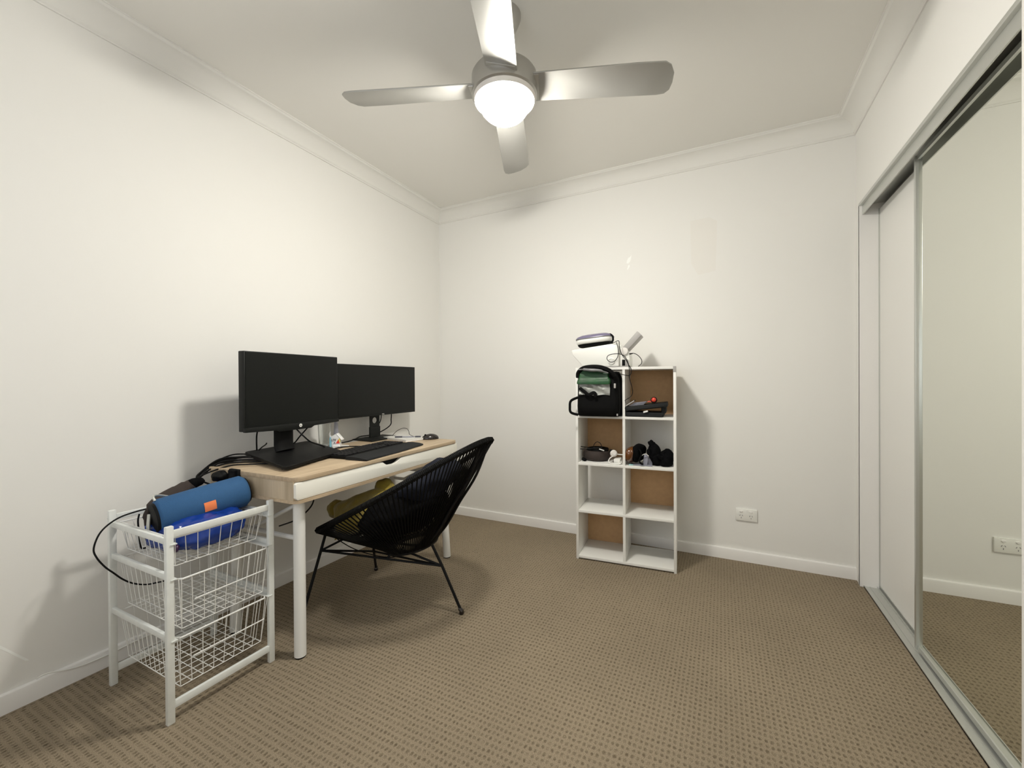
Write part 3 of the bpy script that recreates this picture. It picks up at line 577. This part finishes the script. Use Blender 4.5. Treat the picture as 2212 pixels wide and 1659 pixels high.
for r_ in range(6):
    for i in range(6):
        if r_ == 3 and i < 2: continue
        b.box((.358+.0215*i, .119+.0215*r_, .012), (.376+.0215*i, .136+.0215*r_, .019), .0015, seg=1)
b.build('keys', 'keys', t, smooth=False)
# mouse
t = thing('computer_mouse', 'glossy dark computer mouse at the far end of the desk', 'mouse', (.42, -.745, DT))
ma = V((.10, .12, 0)).normalized()
Rm = Matrix((ma, V((-ma.y, ma.x, 0)), V((0, 0, 1)))).transposed().to_4x4()
b = MB()
bm_ = bmesh.new(); bmesh.ops.create_icosphere(bm_, subdivisions=4, radius=1)
for v in bm_.verts:
    c = v.co; z = max(c.z, -.15)*(.031-.007*c.x*.0)*(1-.22*max(0, -c.x)); v.co = V((c.x*.056, c.y*.033*(1-.12*c.x*c.x), z+.0048))
b.add(bm_, Matrix.Translation((.470, -.742, DT)) @ Rm); b.build('mouse_shell', 'mouse', t, ang=70)
b = MB(); b.lathe([(.006, -.003), (.008, 0), (.006, .003)], V((.470, -.742, DT+.026))-ma*.030, 16, Rm @ Matrix.Rotation(math.pi/2, 4, 'X')); b.build('scroll_wheel', 'black', t)
b = MB(); b.tube([(.235, -.835, DT+.02), (.22, -.77, DT+.045), (.225, -.72, DT+.058), (.26, -.72, DT+.055), (.30, -.75, DT+.045), (.35, -.79, DT+.025), V((.470, -.742, DT+.008))-ma*.054], .0016, 6, smooth=6); b.build('mouse_cord', 'cable', t)
# notebook and pen
NM = frame((.355, -.930, DT), V((-.86, -.0, 0)).normalized(), V((-.0, .86, 0)).normalized())
t = thing('notepad', 'white notepad lying between the ultrawide monitor stand and the mouse', 'notepad', (.32, -.80, DT))
NM = frame((.420, -.915, DT+.0005), V((-.23, .055, 0)).normalized(), V((.055, .23, 0)).normalized())
b = MB(NM); b.box((0, 0, 0), (.24, .155, .012), .001); b.build('pages', 'paper', t); b = MB(NM); b.box((-.002, -.002, .012), (.242, .157, .0132)); b.build('cover', 'white_pl', t)
t = thing('pen', 'blue-capped clear pen lying on the white notepad', 'pen', NM @ V((.08, .07, .013)))
p0, p1 = NM @ V((.135, .03, .0175)), NM @ V((.035, .13, .0175)); dd = p1-p0
b = MB(); b.tube([p0, p0+dd*.75], .0035, 8); b.build('pen_barrel', 'clear', t); b = MB(); b.tube([p0-dd*.1, p0+dd*.22], .0052, 8); b.build('pen_cap', 'ink', t); b = MB(); b.tube([p0+dd*.8, p0+dd*1.05], .0052, 8); b.build('pen_end', 'ink', t)
# glass, small tray, toy
t = b = MB(); b.lathe([(.026, .742), (.030, .744), (.034, .84), (.0345, .868), (.032, .868), (.0315, .84), (.028, .752), (.002, .750)], (.125, -1.262, 0), 32)
b.build('drinking_glass', 'glass', None, loc=(.125, -1.262, DT), label='clear drinking glass behind the near monitor', cat='glass', ang=60)
b = MB(); b.lathe([(.014, .735), (.014, .78), (.011, .86), (.009, .875)], (.10, -1.16, 0), 16); b.build('frosted_tube', 'clear', None, loc=(.10, -1.16, DT), label='narrow translucent tube standing beside the drinking glass', cat='tube')
b = MB(); b.prism([(x, y) for x, y in rrect(.07, .085, .015)], DT, DT+.006, Matrix.Translation((.165, -1.262, 0)), .001); b.build('coaster', 'white_pl', None, loc=(.165, -1.262, DT), label='white coaster under the drinking glass and toy', cat='coaster')
t = thing('toy_house', 'small white toy house with blue side and coloured stripes, in front of the glass', 'toy', (.205, -1.262, DT+.006))
tc_ = V((.210, -1.255, DT+.006)); TM = frame(tc_, V((.86, .51, 0)).normalized(), V((-.51, .86, 0)).normalized())
b = MB(TM); b.box((-.020, -.018, 0), (.026, .018, .042), .006); b.prism([(-.026, .038), (.032, .038), (.020, .066), (.002, .074), (-.018, .062)], -.018, .018, Matrix.Rotation(math.pi/2, 4, 'X'), .004); b.build('toy_body', 'toy', t)
b = MB(TM); b.box((-.032, -.016, .0), (-.018, .016, .055), .005); b.build('blue_side', 'toyb', t)
b = MB(TM @ Matrix.Translation((.020, 0, .050)) @ Matrix.Rotation(math.radians(50), 4, 'Y')); b.box((-.028, -.02, .004), (.020, .02, .010), .003); b.build('roof_flap', 'toy', t)
b = MB(TM); b.tube([(-.026, 0, .05), (-.034, 0, .068), (-.030, 0, .085)], [.006, .005, .002], 8, smooth=3); b.build('left_horn', 'toy', t)
b = MB(TM); b.prism([(.010, .030), (.026, .052), (.031, .030)], .0185, .0205, Matrix.Rotation(math.pi/2, 4, 'X')); b.build('yellow_stripe', 'toyy', t)
b = MB(TM); b.prism([(.006, .022), (.020, .044), (.026, .022)], .0187, .0212, Matrix.Rotation(math.pi/2, 4, 'X')); b.build('red_stripe', 'red', t)
text('UX', .020, 'ink', t, TM @ frame((-.006, -.0192, .040), (1, 0, 0), (0, 0, 1), (0, -1, 0)), 'letters')
text('A', .018, 'ink', t, TM @ frame((-.002, -.0192, .024), (1, 0, 0), (0, 0, 1), (0, -1, 0)), 'letters')
b = MB(TM); b.box((-.012, -.030, 0), (.032, -.016, .014), .005); b.build('toy_step', 'toy', t)
# cables on the desk
def cab(pts, r, lab, grp='cables on the desk', name='cable', m='cable', sm=6):
    b = MB(); b.tube(pts, r, 8, smooth=sm); return b.build(name, m, None, loc=pts[0], label=lab, cat='cable', group=grp)
cab([(.235, -1.71, .90), (.215, -1.705, .86), (.20, -1.697, .825), (.19, -1.69, .785)], .0035, 'black cable hanging down from the left end of the near monitor')
cab([(.20, -1.40, .89), (.15, -1.435, .819), (.13, -1.457, .783), (.11, -1.49, .778)], .0035, 'black cable running down behind the near monitor to its base')
cab([(.245, -1.54, .89), (.28, -1.54, .865), (.30, -1.525, .838), (.30, -1.483, .803), (.29, -1.407, .772), (.27, -1.355, .745), (.27, -1.31, .744), (.25, -1.27, .742), (.24, -1.23, .739), (.27, -1.19, .738), (.33, -1.16, .738)], .0035, 'black cable curving from under the near monitor past the glass')
cab([(.19, -1.68, .784), (.18, -1.658, .795), (.16, -1.63, .800), (.15, -1.616, .806)], .003, 'short black cable lying on the near monitor base')
cab([(.12, -.81, .91), (.1, -.794, .86), (.095, -.807, .826), (.085, -.835, .800)], .003, 'short black cable looping behind the ultrawide monitor stand')
cab([(.13, -.727, .91), (.12, -.719, .851), (.12, -.728, .81), (.085, -.773, .771), (.07, -.850, .755), (.06, -.937, .753), (.075, -.99, .745), (.09, -1.06, .739), (.10, -1.12, .739)], .0035, 'black cable sweeping down from the ultrawide monitor and along the desk')
b = MB(DM); b.box((-.012, .335, .700), (.002, .395, .742), .003); b.box((-.012, .345, .706), (-.018, .385, .736), .002)
b.build('cable_clip', 'black', None, loc=dp(-.005, .365, .72), label='black clamp gripping the near end of the desktop', cat='clip')
bun = [([(.30, -1.63, .746), (.22, -1.71, .748), (.16, -1.775, .748), (.12, -1.85, .735), (.11, -1.895, .690), (.12, -1.94, .65), (.15, -1.98, .62), (.19, -2.02, .60)], .0042, 'thickest black cable of the bundle falling off the near desk end'),
 ([(.26, -1.60, .744), (.17, -1.72, .756), (.12, -1.80, .746), (.11, -1.865, .720), (.12, -1.905, .675), (.14, -1.93, .655), (.18, -1.90, .640), (.24, -1.86, .615)], .0034, 'black cable of the desk bundle that doubles back to the speaker'),
 ([(.34, -1.66, .746), (.26, -1.74, .745), (.18, -1.82, .745), (.14, -1.885, .715), (.13, -1.92, .672), (.16, -1.955, .645), (.22, -1.985, .63), (.28, -2.01, .61)], .0034, 'black cable running under the others at the desk corner'),
 ([(.20, -1.60, .744), (.13, -1.70, .764), (.10, -1.76, .765), (.09, -1.83, .738), (.09, -1.88, .695), (.11, -1.925, .660), (.10, -1.955, .628), (.12, -1.99, .615)], .003, 'black cable closest to the wall in the desk bundle'),
 ([(.38, -1.71, .744), (.30, -1.78, .744), (.24, -1.835, .743), (.18, -1.885, .720), (.15, -1.915, .700), (.14, -1.935, .680), (.15, -1.95, .66)], .0032, 'black cable crossing the desk corner in front of the bundle')]
bun += [([(.24, -1.60, .748), (.18, -1.70, .757), (.13, -1.79, .757), (.105, -1.86, .728), (.11, -1.91, .682), (.13, -1.955, .640), (.17, -1.995, .615)], .0042, 'thick black cable lying on top of the bundle behind the clamp'),
 ([(.33, -1.68, .747), (.23, -1.76, .754), (.16, -1.83, .752), (.12, -1.885, .700), (.125, -1.93, .668), (.17, -1.965, .650)], .0038, 'black cable bent sharply over the desk end beside the clamp'),
 ([(.28, -1.66, .752), (.19, -1.75, .762), (.13, -1.82, .760), (.11, -1.885, .714), (.115, -1.905, .690), (.15, -1.88, .665), (.20, -1.845, .640)], .0038, 'black cable arching highest over the near desk end')]
for pl, r, lab in bun: cab(pl, r, lab, 'bundle of cables at the near desk end')
b = MB(); b.box((-.025, -.007, -.006), (.03, .007, .007), .003, Matrix.Translation((.335, -1.665, .7425)) @ Matrix.Rotation(2.1, 4, 'Z')); b.build('cable_connector', 'greypl', None, loc=(.335, -1.665, .742), label='pale grey cable connector under the near monitor base', cat='connector')
cab([dp(.17, .10, .631), dp(.15, .09, .59), dp(.12, .085, .567), dp(.085, .09, .548), dp(.075, .12, .53), dp(.075, .2, .50)], .003, 'black cable dangling under the near end of the desk', 'cables under the desk')

# ------------------------------------------------------------------ basket trolley
CX0, CX1, CY0, CY1, CH = .158, .556, -2.203, -1.866, .640
t = thing('wire_basket_rack', 'white metal rack with three sliding wire baskets, beside the desk', 'basket rack', ((CX0+CX1)/2, (CY0+CY1)/2, 0))
for x in (CX0, CX1):
    for y in (CY0, CY1):
        b = MB(); b.box((x-.0085, y-.011, 0), (x+.0085, y+.011, CH), .003)
        if y == CY0: b.tube([(x-.0095 if x == CX1 else x, y-.0112, .612), (x-.0095 if x == CX1 else x, y-.0128, .612)], .003, 8)
        b.build('post', 'cartm', t)
for x in (CX0, CX1):
    for z0, z1 in ((.602, .624), (.045, .070)):
        b = MB(); b.box((x-.006, CY0+.010, z0), (x+.006, CY1-.010, z1), .002); b.build('cross_bar', 'cartm', t)
for y in (CY0, CY1):
    for z in (.590, .475, .276):
        s_ = 1 if y == CY0 else -1
        b = MB(); b.box((CX0+.008, y-.006, z-.010), (CX1-.008, y+.006, z+.010), .002); b.box((CX0+.004, min(y, y+s_*.018), z-.011), (CX1+.012, max(y, y+s_*.018), z-.008)); b.build('runner', 'cartm', t)
def basket(zr, zb, xf, name_label, skip=None):
    x0, x1, y0, y1 = CX0+.012, xf, CY0+.018, CY1-.018; ix, iy = .018, .016
    b = MB(); rim = [(x0, y0, zr), (x1-.015, y0, zr), (x1, y0+.012, zr), (x1, y1-.012, zr), (x1-.015, y1, zr), (x0, y1, zr)]
    b.tube(rim, .0032, 8, closed=True); rim_o = b.build('wire_basket', 'wire', t, label=name_label)
    b = MB(); r = .0015
    X = lambda k, n: x0+ix+(x1-x0-2*ix)*k/n; Y = lambda k, n: y0+iy+(y1-y0-2*iy)*k/n
    nx, ny = 11, 8
    for k in range(nx+1):
        x = X(k, nx); xt = x0+(x1-x0)*(x-x0-ix)/(x1-x0-2*ix)
        b.tube([(xt, y0, zr), (x, y0+iy, zb), (x, y1-iy, zb), (xt, y1, zr)], r, 6)
    for k in range(ny+1):
        y = Y(k, ny); yt = y0+(y1-y0)*(y-y0-iy)/(y1-y0-2*iy)
        yt = min(max(yt, y0+.008), y1-.008)
        b.tube([(x0, yt, zr), (x0+ix, y, zb), (x1-ix, y, zb), (x1, yt, zr)], r, 6)
    h = zb+(zr-zb)*.5
    b.build('wire_grid', 'wire', rim_o)
    if zr < .55:
        f = .5; b = MB(); b.tube([(x1-ix*f, Y(1, ny)-.0, h), (x1-ix*f, y1-iy*f, h)], .0024, 8); b.build('front_wire', 'wire', rim_o)
basket(.592, .492, CX1-.020, 'uppermost wire basket'); basket(.462, .292, CX1+.018, 'middle wire basket, pulled out slightly'); basket(.266, .096, CX1+.006, 'lowest wire basket')

# blue bag in top basket
b = MB(); t = None
bt = bmesh.new(); bmesh.ops.create_icosphere(bt, subdivisions=5, radius=1)
for v in bt.verts:
    c = v.co.normalized(); d = V([math.copysign(abs(a)**.72, a) for a in c])
    p = V((d.x*.145, d.y*.140, d.z*.066)); k = noise.noise(p*16)+.6*noise.noise(p*37)+.35*noise.noise(p*75)
    v.co = p+c*k*.012
    if v.co.z < -.056: v.co.z = -.056+(v.co.z+.056)*.2
b.add(bt, Matrix.Translation((.365, -2.030, .561)))
bag = thing('plastic_bag', 'shiny blue plastic bag slumped in the top wire basket', 'bag', (.375, -2.018, .50))
b.build('bag_body', 'bluebag', bag, ang=180)
b = MB(); b.blob((.245, -1.955, .622), (.035, .15, .042), Matrix.Rotation(math.radians(9), 4, 'X'), amp=.016, freq=18, seed=4, sub=4); b.build('bag_top', 'bluebag', bag, ang=180)
b = MB(); b.blob((.440, -2.146, .532), (.042, .016, .020), amp=.005, freq=30, seed=8); b.build('printed_corner', 'purple', bag, ang=180, label='dark purple printed corner of the bag')
# speaker
e0, e1 = V((.365, -2.155, .628)), V((.408, -1.880, .664)); ax = (e1-e0).normalized(); R_ = ax.to_track_quat('Z', 'Y').to_matrix().to_4x4(); Ls = (e1-e0).length
t = thing('portable_speaker', 'blue cylindrical fabric speaker with orange badge lying on the blue bag', 'speaker', (e0+e1)/2-V((0, 0, .055)))
rs_ = .063
b = MB(); b.lathe([(rs_*.86, -.002), (rs_, .008), (rs_*1.02, Ls/2), (rs_, Ls-.008), (rs_*.86, Ls+.004)], e0, 40, R_); b.build('fabric_body', 'blue', t, ang=60)
b = MB(); b.lathe([(rs_*.5, -.012), (rs_*.8, -.010), (rs_*.86, -.001)], e0, 40, R_); b.build('end_cap', 'black', t); b = MB(); b.lathe([(rs_*.86, Ls+.003), (rs_*.8, Ls+.010), (rs_*.5, Ls+.012)], e0, 40, R_); b.build('end_cap', 'black', t)
# badge: patch bent round the cylinder, facing the camera
b = MB(); out = (V((2.15, -2.9, 1.1))-(e0+e1)/2); out = (out-out.dot(ax)*ax).normalized(); side = ax.cross(out); bc = e0+ax*(Ls*.51)
for kk, (rr2, hw_, ha) in enumerate(((rs_*1.035, .019, .27),)):
    n = 8; ring = []
    for i in range(n+1):
        a = -ha+2*ha*i/n+.30
        ring.append([bc+ax*(sgn*hw_)+(out*math.cos(a)+side*math.sin(a))*rr_ for sgn, rr_ in ((-1, rr2-.004), (1, rr2-.004), (1, rr2), (-1, rr2))])
    b.loft(ring)
b.build('badge', 'orange', t, ang=60, label='small orange badge')
b = MB(); a0 = e0+ax*.0; b.tube([a0+V((.0, -.004, .060)), a0+V((-.012, -.004, .074)), a0+V((-.03, .02, .070)), a0+V((-.04, .05, .058))], [.004]*4, 8, smooth=5); b.build('strap_loop', 'alu', t)
# black strap bag behind speaker
t = thing('strap_pouch', 'brown-black fabric strap lying behind the blue speaker', 'strap', (.27, -2.06, .63))
b = MB(); b.tube([(.335, -2.165, .600), (.325, -2.160, .632), (.300, -2.125, .660), (.275, -2.08, .672), (.245, -2.03, .680), (.215, -1.98, .690), (.20, -1.95, .69)], [.012, .016, .022, .024, .024, .022, .018, .014], 12, smooth=5, flat=(1.15, .5)); b.build('strap_web', 'brownblack', t, ang=70)
b = MB(); b.blob((.205, -1.955, .692), (.022, .035, .018), amp=.006, freq=30, seed=2); b.build('strap_end', 'blackc', t, ang=90)
b = MB(); b.tube([(.345, -2.168, .640), (.355, -2.175, .605), (.36, -2.178, .57)], .006, 8, smooth=4); b.build('buckle', 'alu', t)
t = b = MB(); b.blob((.245, -1.868, .700), (.035, .042, .024), Matrix.Rotation(math.radians(-12), 4, 'X'), amp=.012, freq=28, seed=6); b.tube([(.26, -1.85, .70), (.28, -1.83, .688), (.30, -1.82, .682)], .005, 8, smooth=4)
b.build('power_brick', 'black', None, loc=(.245, -1.868, .68), label='crumpled black adapter bundle above the right end of the blue speaker', cat='adapter', ang=70)
cab([(.300, -2.09, .640), (.245, -2.112, .636), (.215, -2.161, .628), (.2, -2.207, .613), (.19, -2.245, .578), (.185, -2.262, .526), (.19, -2.256, .491), (.2, -2.238, .454), (.21, -2.219, .427), (.21, -2.193, .393), (.21, -2.163, .365), (.22, -2.129, .348), (.24, -2.1, .348), (.27, -2.085, .356), (.34, -2.10, .385), (.42, -2.14, .43), (.46, -2.150, .47), (.46, -2.150, .495)], .0028, 'long black cable looping around the left posts of the basket rack', 'cables on the basket rack')
cab([(.25, -2.159, .626), (.25, -2.163, .602), (.25, -2.161, .567), (.25, -2.158, .524), (.25, -2.153, .499), (.25, -2.140, .496)], .003, 'short black cable hanging into the top wire basket', 'cables on the basket rack')
cab([(.022, -2.36, .078), (.019, -2.335, .080), (.019, -2.277, .060), (.020, -2.228, .052), (.019, -2.161, .050), (.019, -2.074, .055), (.019, -1.98, .045), (.022, -1.90, .01)], .0025, 'white cable running along the left baseboard', 'white cable along the wall', m='white_pl')

# ------------------------------------------------------------------ string chair
CF = V((.305, -1.352, 0)); CA = V((.9908, .1351, 0)); CL_ = V((.1351, -.9908, 0))
def cp(d, l, z): return CF+CA*d+CL_*l+V((0, 0, z))
chair = t = thing('string_chair', 'black egg-shaped string lounge chair facing the desk', 'chair', cp(.4, 0, 0))
LN = .848
def rimp(th):                                            # th 0 = front, pi = top
    s_ = (1-math.cos(th))/2; d = .028+LN*s_
    hw = .355*math.sin(th)*(1+.10*math.cos(th)) if True else 0
    hw = math.copysign(abs(math.sin(th))**.82, math.sin(th))*.345*(1-.10*s_+.16*s_*(1-s_))
    z = .350+.545*d-.020*math.sin(math.pi*s_)
    return cp(d, hw, z)
NR = 120
b = MB(); b.tube([rimp(2*math.pi*k/NR) for k in range(NR)], .0125, 12, closed=True); b.build('outer_hoop', 'blackm', t)
def ringp(th): return cp(.492-.100*math.cos(th), .135*math.sin(th), .304-.014*math.cos(th))
b = MB(); b.tube([ringp(2*math.pi*k/48) for k in range(48)], .008, 8, closed=True); b.build('seat_ring', 'blackm', t)
b = MB(); NC = 124
for k in range(NC):
    th = 2*math.pi*(k+.5)/NC; P, Q = rimp(th), ringp(th); m_ = (P+Q)/2+V((0, 0, -.012)); c_ = cp(.475, 0, P.z)
    o_ = (P-c_).normalized()
    b.tube([P+V((0, 0, .012))+o_*.004, P+o_*.013, P+o_*.003-V((0, 0, .012)), m_, Q-V((0, 0, .004))], .0032, 5)
b.build('cord_weave', 'cord', t, label='taut black vinyl cords')
# cord wrap thickening around the hoop
b = MB()
for k in range(NC*3):
    th = math.pi*(k+.25)/NC/1.5; P = rimp(th); Pn = rimp(th+.01); tt = (Pn-P).normalized(); a_ = tt.cross(V((0, 0, 1))).normalized(); bb = tt.cross(a_)
    b.tube([P+(a_*math.cos(q*math.pi/3)+bb*math.sin(q*math.pi/3))*0.0138 for q in range(6)], .0020, 4, closed=True)
b.build('cord_wrapping', 'cord', t)
for l in (-.040, .040):
    q = l/abs(l)
    b = MB(); b.tube([rimp(.10*q), cp(.10, l, .318), cp(.25, l, .282), cp(.40, l, .276), cp(.50, l, .284), cp(.575, l, .322), cp(.648, l, .400), cp(.721, l, .520), cp(.811, l, .660), rimp(math.pi-.12*q)], .0065, 8, smooth=5); b.build('spine_rod', 'blackm', t)
J = {0: ((.747, 0, 0), (.645, .0, .215), (.590, .0, .312)), 1: ((.046, .256, 0), (.035, .130, .262), (.030, .085, .350)), 2: ((.066, -.262, .0), (.160, -.12, .178), (.190, -.075, .268))}
for k in J:
    f, j, u_ = [cp(*q) for q in J[k]]
    f2 = f+V((0, 0, .010)); b = MB(); b.tube([f2, j, u_], .0070, 10); L_ = b.build('leg', 'blackm', t)
    b = MB(); b.tube([f, f+V((0, 0, .006)), f+V((0, 0, .016)), f+(j-f).normalized()*.030], [.010, .0125, .011, .008], 12); b.build('foot', 'mouse', L_)
j0, j1, j2 = [cp(*J[k][1]) for k in range(3)]
for a_, c_ in ((j0, j1), (j0, j2), (j1, j2)):
    b = MB(); b.tube([a_, c_], .0055, 8); b.build('base_rail', 'blackm', t)
for a_, c_ in ((j0, cp(.455, .03, .276)), (j1, cp(.130, .03, .312)), (j0*.55+j1*.45, cp(.40, .03, .275))):
    b = MB(); b.tube([a_, c_], .0055, 8); b.build('brace', 'blackm', t)
cab([cp(.02, .06, .335), (.254, -1.30, .250), (.378, -1.3, .216), (.512, -1.3, .206), (.639, -1.3, .213), (.706, -1.3, .240), (.735, -1.3, .285)], .0026, 'thin black lead drooping lowest beneath the string chair seat', 'leads drooping under the chair')
cab([cp(.13, .04, .318), (.512, -1.3, .253), (.608, -1.3, .240), (.685, -1.3, .246), (.737, -1.3, .282)], .0026, 'shorter black lead drooping beneath the middle of the chair seat', 'leads drooping under the chair')

# cushion
c1, c2 = cp(-.012, .0, .440), cp(.325, -.02, .580)
u_ = (c2-c1); v_ = V(cp(.155, .155, -.105)-cp(0, 0, 0)); w_ = u_.cross(v_).normalized()
if w_.z < 0: w_ = -w_
t = thing('cushion', 'fluffy olive-yellow cushion sitting in the string chair', 'cushion', cp(.2, .03, .36))
def cush(sgn0, name, m, lab=None):
    n = 22; b = MB(); G = {}
    for i in range(n+1):
        for j in range(n+1):
            a, c = 2*i/n-1, 2*j/n-1
            pin = 1-.16*(1-abs(a)**1.5)*(abs(c)**4); pinc = 1-.14*(1-abs(c)**1.5)*(abs(a)**4)
            h = (1-abs(a)**2.6)*(1-abs(c)**2.6); th = sgn0*.058*(h**.5)+sgn0*.0005
            p = c1+u_*(.5+.5*a*pinc)+v_*(.5+.5*c*pin)+w_*th
            k = noise.noise(p*22)*.009+noise.noise(p*60)*.003
            G[i, j] = b.bm.verts.new(p+w_*k*(.4+h))
    for i in range(n):
        for j in range(n): b.bm.faces.new((G[i, j], G[i+1, j], G[i+1, j+1], G[i, j+1]))
    return b.build(name, m, t, ang=180, label=lab)
cush(1, 'cushion_front', 'olive'); cush(-1, 'cushion_back', 'olive_lit', 'underside coloured paler yellow for bounced light')
for k, cc in enumerate((c1+u_*.09-V((0, 0, .012)), c1+u_*.95)):
    b = MB(); b.blob(cc+w_*.0-V((0, 0, .012)), (.052, .044, .050), amp=.009, freq=24, seed=k+11, sub=4); b.build('tufted_corner', 'olive', t, ang=180)
# clothes on the chair
t = thing('folded_clothes', 'heap of charcoal clothing on the string chair above the cushion', 'clothes', cp(.5, -.02, .40))
Rc = Matrix((CA*.84+V((0, 0, .54)), CL_, V(CA*-.54+V((0, 0, .84))))).transposed().to_4x4()
b = MB(); b.blob(cp(.565, .0, .600), (.185, .175, .082), Rc, amp=.026, freq=9, seed=3, sub=5); b.build('blue_grey_shirt', 'denim', t, ang=180)
b = MB(); b.blob(cp(.46, .05, .475), (.235, .185, .100), Matrix((CA*.93+V((0, 0, .36)), CL_, V(CA*-.36+V((0, 0, .93))))).transposed().to_4x4(), amp=.022, freq=10, seed=5, sub=5); b.build('black_jacket', 'blackc', t, ang=180)
